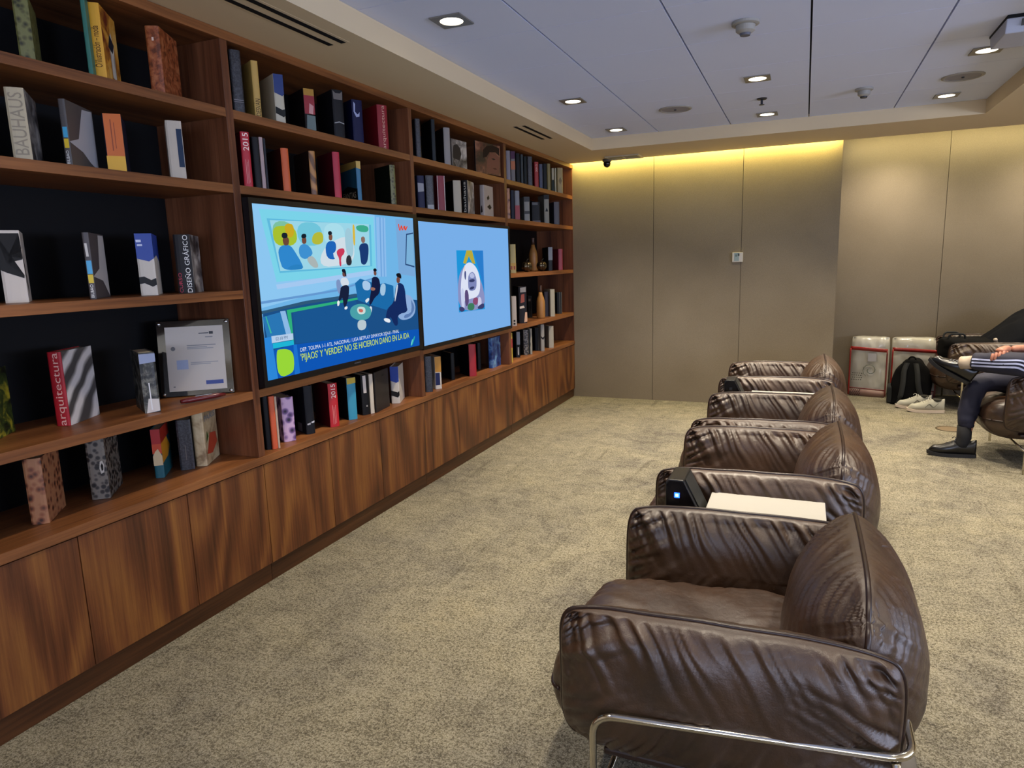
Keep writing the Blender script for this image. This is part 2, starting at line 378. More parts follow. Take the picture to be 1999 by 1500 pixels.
TV1 = [('6fb4e6', [(0.0, 1.0), (1.0, 1.0), (1.0, 0.0), (0.0, 0.0)]), ('8cc6f0', [(0.0, 1.0), (0.696, 0.997), (0.684, 0.564), (0.005, 0.42)]), ('7ad2e8', [(0.032, 0.974), (0.686, 0.982), (0.681, 0.592), (0.085, 0.562)]), ('5fb8dc', [(0.064, 0.924), (0.665, 0.927), (0.655, 0.638), (0.104, 0.613)]), ('9ad4e6', [(0.078, 0.915), (0.651, 0.931), (0.641, 0.643), (0.108, 0.625)]), ('7cc0a0', [(0.123, 0.912), (0.15, 0.913), (0.17, 0.904), (0.183, 0.887), (0.191, 0.86), (0.192, 0.825), (0.186, 0.798), (0.174, 0.78), (0.155, 0.771), (0.129, 0.771), (0.11, 0.779), (0.096, 0.797), (0.088, 0.823), (0.087, 0.859), (0.092, 0.885), (0.104, 0.903)]), ('a6bf30', [(0.104, 0.879), (0.116, 0.883), (0.13, 0.886), (0.145, 0.887), (0.162, 0.886), (0.179, 0.884), (0.193, 0.875), (0.202, 0.861), (0.206, 0.84), (0.206, 0.813), (0.199, 0.793), (0.184, 0.778), (0.163, 0.77), (0.134, 0.769), (0.112, 0.774), (0.097, 0.786), (0.089, 0.806), (0.087, 0.832), (0.089, 0.853), (0.095, 0.869)]), ('c8a824', [(0.162, 0.901), (0.175, 0.902), (0.185, 0.899), (0.191, 0.89), (0.194, 0.875), (0.194, 0.856), (0.191, 0.84), (0.186, 0.829), (0.179, 0.823), (0.17, 0.82), (0.162, 0.824), (0.156, 0.833), (0.151, 0.847), (0.147, 0.868), (0.148, 0.883), (0.153, 0.894)]), ('6fc4da', [(0.259, 0.916), (0.293, 0.918), (0.318, 0.91), (0.336, 0.893), (0.345, 0.866), (0.347, 0.83), (0.339, 0.803), (0.323, 0.784), (0.298, 0.775), (0.264, 0.774), (0.238, 0.782), (0.221, 0.8), (0.211, 0.826), (0.21, 0.861), (0.218, 0.888), (0.234, 0.906)]), ('b4b83a', [(0.317, 0.858), (0.332, 0.861), (0.343, 0.858), (0.349, 0.849), (0.352, 0.835), (0.351, 0.814), (0.346, 0.799), (0.336, 0.789), (0.323, 0.783), (0.306, 0.783), (0.294, 0.787), (0.287, 0.796), (0.286, 0.809), (0.289, 0.827), (0.296, 0.841), (0.305, 0.852)]), ('a8dcea', [(0.404, 0.92), (0.435, 0.921), (0.459, 0.913), (0.474, 0.896), (0.482, 0.869), (0.483, 0.833), (0.475, 0.806), (0.459, 0.787), (0.435, 0.778), (0.404, 0.777), (0.38, 0.785), (0.364, 0.803), (0.356, 0.829), (0.357, 0.865), (0.365, 0.892), (0.38, 0.91)]), ('d8b43c', [(0.542, 0.922), (0.547, 0.921), (0.55, 0.912), (0.551, 0.895), (0.551, 0.869), (0.55, 0.834), (0.548, 0.807), (0.546, 0.79), (0.543, 0.781), (0.54, 0.78), (0.537, 0.789), (0.536, 0.807), (0.535, 0.833), (0.536, 0.869), (0.537, 0.895), (0.539, 0.913)]), ('3ca88a', [(0.591, 0.92), (0.613, 0.921), (0.629, 0.918), (0.64, 0.912), (0.645, 0.903), (0.645, 0.89), (0.639, 0.882), (0.629, 0.876), (0.614, 0.874), (0.594, 0.875), (0.579, 0.879), (0.568, 0.885), (0.562, 0.893), (0.56, 0.904), (0.565, 0.912), (0.575, 0.917)]), ('cfdde6', [(0.416, 0.81), (0.462, 0.832), (0.496, 0.838), (0.521, 0.828), (0.535, 0.801), (0.539, 0.758), (0.537, 0.723), (0.529, 0.696), (0.516, 0.677), (0.496, 0.667), (0.472, 0.658), (0.443, 0.651), (0.409, 0.646), (0.369, 0.643), (0.343, 0.649), (0.328, 0.665), (0.325, 0.69), (0.335, 0.724), (0.353, 0.756), (0.38, 0.784)]), ('9fc8d8', [(0.5, 0.893), (0.512, 0.897), (0.522, 0.887), (0.529, 0.865), (0.534, 0.83), (0.535, 0.782), (0.533, 0.746), (0.528, 0.72), (0.519, 0.705), (0.505, 0.7), (0.495, 0.709), (0.488, 0.732), (0.484, 0.767), (0.483, 0.816), (0.485, 0.853), (0.491, 0.879)]), ('2f86cc', [(0.126, 0.771), (0.139, 0.776), (0.151, 0.777), (0.161, 0.775), (0.169, 0.77), (0.176, 0.762), (0.183, 0.75), (0.191, 0.734), (0.2, 0.714), (0.211, 0.691), (0.218, 0.672), (0.223, 0.657), (0.225, 0.646), (0.225, 0.639), (0.218, 0.634), (0.205, 0.631), (0.186, 0.629), (0.161, 0.628), (0.142, 0.631), (0.127, 0.638), (0.118, 0.648), (0.115, 0.661), (0.112, 0.676), (0.109, 0.693), (0.107, 0.712), (0.106, 0.732), (0.109, 0.749), (0.116, 0.762)]), ('6b4636', [(0.143, 0.823), (0.152, 0.824), (0.158, 0.821), (0.162, 0.815), (0.164, 0.806), (0.163, 0.793), (0.161, 0.784), (0.158, 0.777), (0.152, 0.774), (0.145, 0.772), (0.139, 0.775), (0.135, 0.781), (0.133, 0.791), (0.132, 0.803), (0.134, 0.813), (0.137, 0.82)]), ('18222e', [(0.14, 0.847), (0.147, 0.847), (0.153, 0.846), (0.156, 0.843), (0.158, 0.837), (0.159, 0.829), (0.157, 0.823), (0.153, 0.818), (0.148, 0.815), (0.14, 0.814), (0.135, 0.815), (0.131, 0.819), (0.129, 0.824), (0.129, 0.833), (0.131, 0.839), (0.134, 0.844)]), ('3e90d0', [(0.226, 0.779), (0.234, 0.783), (0.243, 0.784), (0.251, 0.782), (0.259, 0.778), (0.267, 0.77), (0.273, 0.762), (0.278, 0.753), (0.281, 0.744), (0.283, 0.734), (0.282, 0.724), (0.277, 0.716), (0.269, 0.707), (0.259, 0.699), (0.248, 0.695), (0.239, 0.693), (0.23, 0.696), (0.221, 0.702), (0.215, 0.71), (0.212, 0.721), (0.21, 0.734), (0.211, 0.75), (0.214, 0.762), (0.219, 0.772)]), ('74493a', [(0.24, 0.825), (0.246, 0.826), (0.251, 0.824), (0.254, 0.819), (0.255, 0.812), (0.255, 0.801), (0.253, 0.793), (0.25, 0.788), (0.245, 0.785), (0.24, 0.784), (0.235, 0.786), (0.232, 0.791), (0.231, 0.798), (0.23, 0.809), (0.232, 0.817), (0.235, 0.822)]), ('14202c', [(0.24, 0.845), (0.246, 0.846), (0.251, 0.845), (0.255, 0.843), (0.256, 0.838), (0.257, 0.831), (0.255, 0.826), (0.252, 0.822), (0.246, 0.819), (0.24, 0.818), (0.234, 0.819), (0.231, 0.821), (0.229, 0.826), (0.23, 0.833), (0.231, 0.838), (0.235, 0.842)]), ('a9b4b4', [(0.259, 0.704), (0.269, 0.71), (0.28, 0.71), (0.289, 0.703), (0.298, 0.69), (0.306, 0.671), (0.31, 0.656), (0.309, 0.645), (0.304, 0.639), (0.295, 0.638), (0.285, 0.64), (0.276, 0.647), (0.266, 0.657), (0.257, 0.672), (0.252, 0.685), (0.253, 0.696)]), ('1f64b8', [(0.385, 0.805), (0.4, 0.807), (0.412, 0.805), (0.42, 0.798), (0.424, 0.786), (0.424, 0.769), (0.422, 0.755), (0.418, 0.744), (0.412, 0.735), (0.403, 0.728), (0.399, 0.722), (0.399, 0.714), (0.402, 0.707), (0.41, 0.698), (0.411, 0.693), (0.407, 0.69), (0.398, 0.689), (0.382, 0.691), (0.371, 0.699), (0.363, 0.714), (0.36, 0.734), (0.36, 0.761), (0.365, 0.782), (0.373, 0.796)]), ('7c5240', [(0.392, 0.851), (0.398, 0.851), (0.402, 0.849), (0.405, 0.844), (0.406, 0.836), (0.405, 0.826), (0.403, 0.818), (0.4, 0.813), (0.396, 0.81), (0.391, 0.81), (0.387, 0.812), (0.384, 0.818), (0.383, 0.825), (0.383, 0.835), (0.385, 0.843), (0.388, 0.848)]), ('16202c', [(0.389, 0.869), (0.394, 0.87), (0.398, 0.87), (0.401, 0.867), (0.404, 0.863), (0.405, 0.857), (0.404, 0.852), (0.401, 0.848), (0.397, 0.846), (0.39, 0.844), (0.386, 0.845), (0.383, 0.847), (0.381, 0.851), (0.381, 0.858), (0.382, 0.863), (0.385, 0.866)]), ('c83a58', [(0.445, 0.758), (0.457, 0.761), (0.465, 0.761), (0.471, 0.758), (0.474, 0.752), (0.475, 0.742), (0.473, 0.734), (0.469, 0.726), (0.464, 0.718), (0.457, 0.712), (0.452, 0.703), (0.449, 0.693), (0.448, 0.68), (0.449, 0.665), (0.448, 0.654), (0.447, 0.647), (0.445, 0.643), (0.441, 0.643), (0.439, 0.647), (0.437, 0.654), (0.436, 0.665), (0.437, 0.68), (0.436, 0.693), (0.434, 0.702), (0.432, 0.709), (0.429, 0.713), (0.427, 0.718), (0.426, 0.724), (0.425, 0.732), (0.426, 0.74), (0.43, 0.747), (0.436, 0.753)]), ('1b3a72', [(0.593, 0.796), (0.611, 0.799), (0.623, 0.798), (0.632, 0.791), (0.636, 0.78), (0.637, 0.763), (0.636, 0.745), (0.634, 0.726), (0.63, 0.706), (0.626, 0.685), (0.62, 0.669), (0.612, 0.658), (0.604, 0.651), (0.593, 0.651), (0.586, 0.654), (0.58, 0.661), (0.578, 0.672), (0.577, 0.688), (0.577, 0.704), (0.575, 0.722), (0.574, 0.741), (0.571, 0.76), (0.574, 0.776), (0.581, 0.788)]), ('8a6a60', [(0.599, 0.843), (0.606, 0.844), (0.611, 0.841), (0.615, 0.836), (0.616, 0.827), (0.616, 0.817), (0.614, 0.808), (0.61, 0.803), (0.606, 0.8), (0.599, 0.799), (0.595, 0.802), (0.591, 0.807), (0.589, 0.816), (0.589, 0.827), (0.59, 0.835), (0.594, 0.84)]), ('2c3038', [(0.494, 0.714), (0.502, 0.717), (0.508, 0.714), (0.512, 0.706), (0.515, 0.694), (0.517, 0.676), (0.515, 0.663), (0.511, 0.654), (0.504, 0.649), (0.494, 0.648), (0.487, 0.652), (0.482, 0.659), (0.48, 0.671), (0.481, 0.687), (0.484, 0.7), (0.488, 0.709)]), ('2a80c0', [(0.192, 0.661), (0.206, 0.66), (0.216, 0.658), (0.222, 0.655), (0.225, 0.649), (0.225, 0.642), (0.219, 0.636), (0.207, 0.633), (0.19, 0.631), (0.168, 0.631), (0.153, 0.633), (0.147, 0.637), (0.148, 0.642), (0.158, 0.65), (0.168, 0.655), (0.18, 0.659)]), ('a4c8f0', [(0.081, 0.547), (0.677, 0.615), (0.675, 0.582), (0.085, 0.52)]), ('6498d0', [(0.002, 0.457), (0.425, 0.495), (0.674, 0.564), (0.679, 0.555), (0.425, 0.482), (0.001, 0.442)]), ('8cbcec', [(0.705, 0.984), (0.773, 0.985), (0.757, 0.56), (0.689, 0.563)]), ('6ea4dc', [(0.729, 0.984), (0.738, 0.984), (0.723, 0.562), (0.713, 0.562)]), ('6ea4dc', [(0.753, 0.985), (0.761, 0.984), (0.744, 0.561), (0.737, 0.561)]), ('78a8d8', [(0.853, 0.983), (0.999, 0.985), (0.993, 0.549), (0.856, 0.575)]), ('2a4a78', [(0.934, 0.878), (0.996, 0.891), (0.992, 0.62), (0.913, 0.642)]), ('7ab0d8', [(0.941, 0.869), (0.995, 0.881), (0.991, 0.632), (0.922, 0.65)]), ('1c4f86', [(0.007, 0.404), (0.524, 0.456), (1.0, 0.363), (1.0, 0.0), (0.0, 0.0)]), ('2f5878', [(0.001, 0.402), (0.226, 0.438), (0.541, 0.455), (0.544, 0.436), (0.225, 0.418), (0.003, 0.386)]), ('2fae7c', [(0.122, 0.394), (0.54, 0.428), (0.557, 0.415), (0.143, 0.376), (0.145, 0.189), (0.135, 0.191)]), ('1a5590', [(0.153, 0.374), (0.521, 0.412), (0.616, 0.151), (0.155, 0.187)]), ('2a76b4', [(0.004, 0.368), (0.115, 0.391), (0.135, 0.247), (0.017, 0.245)]), ('8ab8e4', [(0.089, 0.39), (0.115, 0.391), (0.135, 0.251), (0.109, 0.25)]), ('3cb89a', [(0.017, 0.37), (0.021, 0.371), (0.04, 0.271), (0.034, 0.269)]), ('7c94c0', [(0.414, 0.555), (0.42, 0.558), (0.425, 0.558), (0.429, 0.555), (0.433, 0.548), (0.435, 0.539), (0.437, 0.527), (0.437, 0.514), (0.436, 0.498), (0.434, 0.481), (0.431, 0.469), (0.428, 0.463), (0.424, 0.462), (0.419, 0.467), (0.415, 0.475), (0.412, 0.487), (0.409, 0.503), (0.408, 0.522), (0.408, 0.537), (0.41, 0.548)]), ('1c6aa8', [(0.528, 0.527), (0.564, 0.556), (0.635, 0.529), (0.681, 0.508), (0.74, 0.514), (0.805, 0.49), (0.804, 0.373), (0.74, 0.317), (0.609, 0.375), (0.539, 0.41)]), ('a8c8e8', [(0.599, 0.54), (0.613, 0.535), (0.624, 0.528), (0.631, 0.519), (0.634, 0.507), (0.633, 0.492), (0.629, 0.481), (0.622, 0.474), (0.612, 0.471), (0.598, 0.473), (0.588, 0.478), (0.581, 0.487), (0.578, 0.501), (0.577, 0.519), (0.581, 0.531), (0.588, 0.538)]), ('a0c4e0', [(0.725, 0.512), (0.735, 0.511), (0.742, 0.504), (0.745, 0.492), (0.744, 0.475), (0.741, 0.452), (0.735, 0.436), (0.729, 0.427), (0.721, 0.424), (0.711, 0.427), (0.705, 0.435), (0.702, 0.447), (0.702, 0.463), (0.705, 0.484), (0.71, 0.499), (0.717, 0.508)]), ('8cacd8', [(0.868, 0.414), (0.895, 0.417), (0.919, 0.413), (0.939, 0.402), (0.956, 0.384), (0.969, 0.36), (0.977, 0.336), (0.981, 0.312), (0.979, 0.289), (0.973, 0.267), (0.961, 0.249), (0.946, 0.236), (0.925, 0.227), (0.899, 0.223), (0.878, 0.223), (0.86, 0.227), (0.846, 0.234), (0.835, 0.246), (0.828, 0.264), (0.824, 0.288), (0.823, 0.318), (0.824, 0.355), (0.832, 0.383), (0.847, 0.403)]), ('5c7cb0', [(0.947, 0.37), (0.955, 0.356), (0.959, 0.342), (0.96, 0.326), (0.957, 0.31), (0.951, 0.293), (0.942, 0.28), (0.932, 0.271), (0.92, 0.266), (0.906, 0.265), (0.895, 0.263), (0.886, 0.259), (0.881, 0.253), (0.877, 0.246), (0.879, 0.241), (0.884, 0.237), (0.894, 0.236), (0.908, 0.237), (0.922, 0.241), (0.936, 0.25), (0.949, 0.262), (0.963, 0.279), (0.97, 0.296), (0.971, 0.315), (0.965, 0.336), (0.953, 0.357), (0.946, 0.37), (0.944, 0.374)]), ('d4dce8', [(0.452, 0.568), (0.463, 0.568), (0.472, 0.566), (0.479, 0.56), (0.484, 0.551), (0.488, 0.538), (0.488, 0.528), (0.486, 0.52), (0.48, 0.514), (0.472, 0.511), (0.464, 0.509), (0.457, 0.51), (0.45, 0.512), (0.444, 0.517), (0.44, 0.523), (0.437, 0.531), (0.435, 0.54), (0.436, 0.551), (0.439, 0.559), (0.444, 0.565)]), ('18203c', [(0.455, 0.517), (0.469, 0.518), (0.479, 0.515), (0.485, 0.508), (0.487, 0.497), (0.486, 0.482), (0.484, 0.465), (0.481, 0.447), (0.476, 0.427), (0.469, 0.406), (0.464, 0.39), (0.458, 0.38), (0.454, 0.375), (0.449, 0.375), (0.446, 0.38), (0.444, 0.389), (0.443, 0.402), (0.443, 0.42), (0.442, 0.431), (0.439, 0.435), (0.435, 0.434), (0.429, 0.425), (0.425, 0.42), (0.421, 0.417), (0.418, 0.417), (0.416, 0.419), (0.415, 0.424), (0.416, 0.432), (0.419, 0.442), (0.422, 0.454), (0.426, 0.466), (0.428, 0.478), (0.431, 0.489), (0.432, 0.499), (0.437, 0.507), (0.445, 0.513)]), ('6a4440', [(0.458, 0.609), (0.463, 0.608), (0.467, 0.606), (0.47, 0.602), (0.471, 0.595), (0.471, 0.587), (0.47, 0.58), (0.467, 0.576), (0.463, 0.574), (0.458, 0.575), (0.454, 0.577), (0.451, 0.581), (0.45, 0.588), (0.45, 0.596), (0.451, 0.603), (0.454, 0.607)]), ('14182c', [(0.456, 0.626), (0.462, 0.627), (0.466, 0.625), (0.469, 0.622), (0.471, 0.616), (0.473, 0.61), (0.473, 0.603), (0.474, 0.596), (0.474, 0.589), (0.475, 0.583), (0.474, 0.578), (0.474, 0.575), (0.472, 0.573), (0.471, 0.574), (0.469, 0.576), (0.468, 0.58), (0.467, 0.585), (0.466, 0.593), (0.464, 0.598), (0.461, 0.602), (0.458, 0.603), (0.455, 0.603), (0.452, 0.604), (0.45, 0.607), (0.449, 0.611), (0.448, 0.617), (0.45, 0.622), (0.452, 0.625)]), ('e8ecf0', [(0.458, 0.376), (0.463, 0.376), (0.466, 0.375), (0.468, 0.373), (0.468, 0.369), (0.467, 0.364), (0.465, 0.36), (0.462, 0.357), (0.458, 0.356), (0.453, 0.356), (0.45, 0.357), (0.448, 0.36), (0.448, 0.363), (0.449, 0.368), (0.451, 0.372), (0.454, 0.374)]), ('e8ecf0', [(0.413, 0.421), (0.417, 0.419), (0.419, 0.416), (0.42, 0.411), (0.42, 0.405), (0.418, 0.396), (0.416, 0.39), (0.413, 0.386), (0.41, 0.384), (0.407, 0.385), (0.405, 0.387), (0.405, 0.392), (0.405, 0.399), (0.405, 0.409), (0.407, 0.415), (0.41, 0.419)]), ('141c40', [(0.664, 0.564), (0.675, 0.564), (0.685, 0.56), (0.692, 0.554), (0.698, 0.545), (0.701, 0.534), (0.703, 0.52), (0.704, 0.505), (0.703, 0.488), (0.7, 0.469), (0.696, 0.454), (0.69, 0.441), (0.682, 0.432), (0.672, 0.426), (0.663, 0.418), (0.654, 0.409), (0.646, 0.397), (0.638, 0.384), (0.632, 0.375), (0.626, 0.369), (0.622, 0.368), (0.618, 0.371), (0.617, 0.377), (0.617, 0.388), (0.62, 0.402), (0.624, 0.42), (0.628, 0.437), (0.632, 0.454), (0.636, 0.471), (0.638, 0.486), (0.641, 0.502), (0.643, 0.516), (0.644, 0.531), (0.645, 0.544), (0.648, 0.555), (0.655, 0.561)]), ('74483e', [(0.67, 0.606), (0.675, 0.605), (0.679, 0.603), (0.681, 0.599), (0.682, 0.592), (0.682, 0.584), (0.68, 0.577), (0.678, 0.573), (0.674, 0.571), (0.67, 0.572), (0.666, 0.574), (0.664, 0.578), (0.663, 0.585), (0.662, 0.593), (0.663, 0.6), (0.666, 0.604)]), ('121624', [(0.669, 0.623), (0.674, 0.623), (0.679, 0.622), (0.682, 0.62), (0.684, 0.615), (0.685, 0.61), (0.684, 0.605), (0.681, 0.602), (0.677, 0.601), (0.67, 0.6), (0.666, 0.602), (0.662, 0.604), (0.661, 0.608), (0.66, 0.614), (0.662, 0.618), (0.664, 0.621)]), ('dce4ec', [(0.621, 0.357), (0.627, 0.357), (0.631, 0.354), (0.633, 0.348), (0.633, 0.339), (0.631, 0.327), (0.629, 0.318), (0.626, 0.312), (0.623, 0.31), (0.62, 0.312), (0.617, 0.316), (0.615, 0.322), (0.614, 0.33), (0.613, 0.34), (0.614, 0.348), (0.617, 0.354)]), ('dce4ec', [(0.598, 0.411), (0.605, 0.415), (0.611, 0.417), (0.615, 0.416), (0.617, 0.414), (0.618, 0.409), (0.617, 0.404), (0.614, 0.399), (0.61, 0.394), (0.604, 0.389), (0.599, 0.386), (0.595, 0.387), (0.592, 0.39), (0.59, 0.396), (0.59, 0.402), (0.593, 0.407)]), ('9a6a5c', [(0.647, 0.49), (0.656, 0.488), (0.662, 0.485), (0.666, 0.481), (0.666, 0.477), (0.664, 0.471), (0.66, 0.468), (0.655, 0.466), (0.649, 0.466), (0.643, 0.467), (0.637, 0.47), (0.634, 0.474), (0.632, 0.479), (0.633, 0.484), (0.635, 0.488), (0.64, 0.49)]), ('152a5e', [(0.848, 0.507), (0.863, 0.506), (0.875, 0.501), (0.885, 0.492), (0.892, 0.478), (0.896, 0.46), (0.899, 0.441), (0.9, 0.421), (0.9, 0.4), (0.897, 0.377), (0.897, 0.357), (0.899, 0.338), (0.903, 0.32), (0.91, 0.304), (0.908, 0.292), (0.899, 0.283), (0.882, 0.277), (0.858, 0.276), (0.84, 0.269), (0.828, 0.258), (0.824, 0.243), (0.825, 0.222), (0.825, 0.207), (0.822, 0.196), (0.816, 0.19), (0.808, 0.189), (0.8, 0.193), (0.793, 0.203), (0.786, 0.218), (0.779, 0.239), (0.773, 0.253), (0.768, 0.26), (0.764, 0.26), (0.762, 0.253), (0.757, 0.248), (0.752, 0.246), (0.746, 0.247), (0.738, 0.251), (0.734, 0.258), (0.733, 0.269), (0.736, 0.284), (0.742, 0.303), (0.75, 0.319), (0.759, 0.333), (0.771, 0.343), (0.784, 0.352), (0.795, 0.367), (0.805, 0.389), (0.812, 0.418), (0.818, 0.454), (0.826, 0.481), (0.836, 0.498)]), ('74483e', [(0.846, 0.554), (0.853, 0.553), (0.859, 0.549), (0.862, 0.542), (0.862, 0.533), (0.861, 0.523), (0.858, 0.514), (0.854, 0.509), (0.848, 0.507), (0.842, 0.507), (0.837, 0.511), (0.834, 0.517), (0.833, 0.526), (0.833, 0.539), (0.836, 0.547), (0.84, 0.553)]), ('14161e', [(0.848, 0.581), (0.857, 0.582), (0.865, 0.579), (0.87, 0.573), (0.873, 0.564), (0.874, 0.553), (0.873, 0.544), (0.872, 0.54), (0.869, 0.539), (0.866, 0.542), (0.861, 0.545), (0.856, 0.547), (0.85, 0.55), (0.844, 0.553), (0.839, 0.556), (0.835, 0.561), (0.834, 0.566), (0.833, 0.572), (0.836, 0.577), (0.84, 0.58)]), ('e4eaf2', [(0.736, 0.257), (0.749, 0.252), (0.758, 0.247), (0.763, 0.241), (0.766, 0.234), (0.765, 0.226), (0.761, 0.222), (0.755, 0.221), (0.746, 0.223), (0.733, 0.23), (0.724, 0.236), (0.719, 0.242), (0.716, 0.248), (0.717, 0.254), (0.72, 0.257), (0.727, 0.258)]), ('c8d4e4', [(0.837, 0.498), (0.841, 0.497), (0.842, 0.489), (0.84, 0.474), (0.835, 0.45), (0.827, 0.419), (0.82, 0.396), (0.815, 0.38), (0.812, 0.372), (0.809, 0.373), (0.809, 0.381), (0.811, 0.396), (0.815, 0.42), (0.822, 0.451), (0.827, 0.475), (0.832, 0.49)]), ('4aa0a8', [(0.484, 0.349), (0.488, 0.358), (0.493, 0.365), (0.5, 0.371), (0.51, 0.376), (0.52, 0.379), (0.532, 0.382), (0.544, 0.383), (0.557, 0.382), (0.57, 0.38), (0.582, 0.377), (0.593, 0.372), (0.603, 0.365), (0.613, 0.358), (0.619, 0.349), (0.624, 0.339), (0.627, 0.328), (0.627, 0.317), (0.625, 0.306), (0.621, 0.296), (0.615, 0.287), (0.607, 0.278), (0.596, 0.272), (0.584, 0.269), (0.57, 0.268), (0.555, 0.269), (0.54, 0.272), (0.527, 0.276), (0.515, 0.282), (0.505, 0.289), (0.496, 0.297), (0.49, 0.305), (0.485, 0.314), (0.483, 0.323), (0.482, 0.332), (0.482, 0.341)]), ('c8dcd8', [(0.549, 0.364), (0.563, 0.362), (0.574, 0.358), (0.582, 0.351), (0.586, 0.341), (0.586, 0.328), (0.583, 0.319), (0.577, 0.313), (0.567, 0.31), (0.553, 0.31), (0.543, 0.314), (0.535, 0.321), (0.531, 0.332), (0.529, 0.345), (0.532, 0.355), (0.538, 0.361)]), ('c86a60', [(0.552, 0.348), (0.559, 0.346), (0.565, 0.343), (0.569, 0.339), (0.57, 0.335), (0.569, 0.329), (0.567, 0.326), (0.563, 0.324), (0.558, 0.323), (0.551, 0.325), (0.546, 0.327), (0.543, 0.331), (0.541, 0.336), (0.54, 0.342), (0.542, 0.346), (0.546, 0.348)]), ('b8c8d0', [(0.549, 0.271), (0.563, 0.27), (0.574, 0.265), (0.582, 0.258), (0.585, 0.247), (0.586, 0.233), (0.584, 0.221), (0.58, 0.212), (0.574, 0.205), (0.566, 0.201), (0.558, 0.199), (0.55, 0.199), (0.543, 0.201), (0.535, 0.206), (0.53, 0.213), (0.526, 0.223), (0.525, 0.235), (0.526, 0.25), (0.53, 0.261), (0.538, 0.268)]), ('0f55b4', [(0.141, 0.182), (1.0, 0.132), (1.0, 0.0), (0.0, 0.0), (0.043, 0.171)]), ('2c86d8', [(0.0, 0.249), (0.036, 0.249), (0.05, 0.0), (0.0, 0.0)]), ('1c70cc', [(0.141, 0.182), (0.158, 0.18), (0.163, 0.0), (0.135, 0.0)]), ('b4cce8', [(0.036, 0.253), (0.144, 0.251), (0.143, 0.213), (0.036, 0.212)]), ('1fb4d4', [(0.039, 0.21), (0.143, 0.209), (0.144, 0.181), (0.04, 0.179)]), ('98d638', [(0.06, 0.167), (0.066, 0.168), (0.073, 0.168), (0.081, 0.167), (0.091, 0.166), (0.102, 0.163), (0.112, 0.158), (0.12, 0.153), (0.126, 0.146), (0.13, 0.138), (0.134, 0.129), (0.136, 0.118), (0.137, 0.105), (0.137, 0.091), (0.137, 0.077), (0.136, 0.062), (0.134, 0.048), (0.132, 0.033), (0.126, 0.021), (0.115, 0.013), (0.099, 0.007), (0.08, 0.004), (0.065, 0.012), (0.055, 0.032), (0.051, 0.062), (0.051, 0.103), (0.053, 0.134), (0.056, 0.156)]), ('2fb4a8', [(0.96, 0.083), (0.962, 0.084), (0.962, 0.079), (0.96, 0.071), (0.955, 0.057), (0.947, 0.04), (0.941, 0.026), (0.935, 0.017), (0.93, 0.013), (0.925, 0.012), (0.925, 0.017), (0.927, 0.025), (0.933, 0.039), (0.942, 0.056), (0.95, 0.07), (0.956, 0.079)]), ('7ad0d8', [(0.938, 0.061), (0.941, 0.061), (0.941, 0.058), (0.94, 0.052), (0.938, 0.044), (0.934, 0.032), (0.93, 0.024), (0.927, 0.018), (0.925, 0.015), (0.922, 0.014), (0.922, 0.017), (0.923, 0.023), (0.925, 0.032), (0.929, 0.043), (0.933, 0.052), (0.936, 0.058)]), ('e0462c', [(0.87, 0.946), (0.879, 0.95), (0.883, 0.904), (0.893, 0.938), (0.902, 0.939), (0.908, 0.911), (0.917, 0.937), (0.928, 0.938), (0.933, 0.917), (0.942, 0.937), (0.949, 0.935), (0.935, 0.903), (0.924, 0.905), (0.916, 0.921), (0.909, 0.902), (0.9, 0.903), (0.896, 0.919), (0.887, 0.899), (0.877, 0.9)])]
TV1_TEXT = [('DEP. TOLIMA 1-1 ATL. NACIONAL / LIGA BETPLAY DIMAYOR 2024-II - FINAL', 'dce8f4', (0.173, 0.131), (0.827, 0.134), 0.025), ("'PIJAOS' Y 'VERDES' NO SE HICIERON DAÑO EN LA IDA", 'c8e83c', (0.171, 0.075), (0.91, 0.078), 0.045), ('02:18 PM', '4a6a90', (0.054, 0.224), (0.113, 0.223), 0.02)]
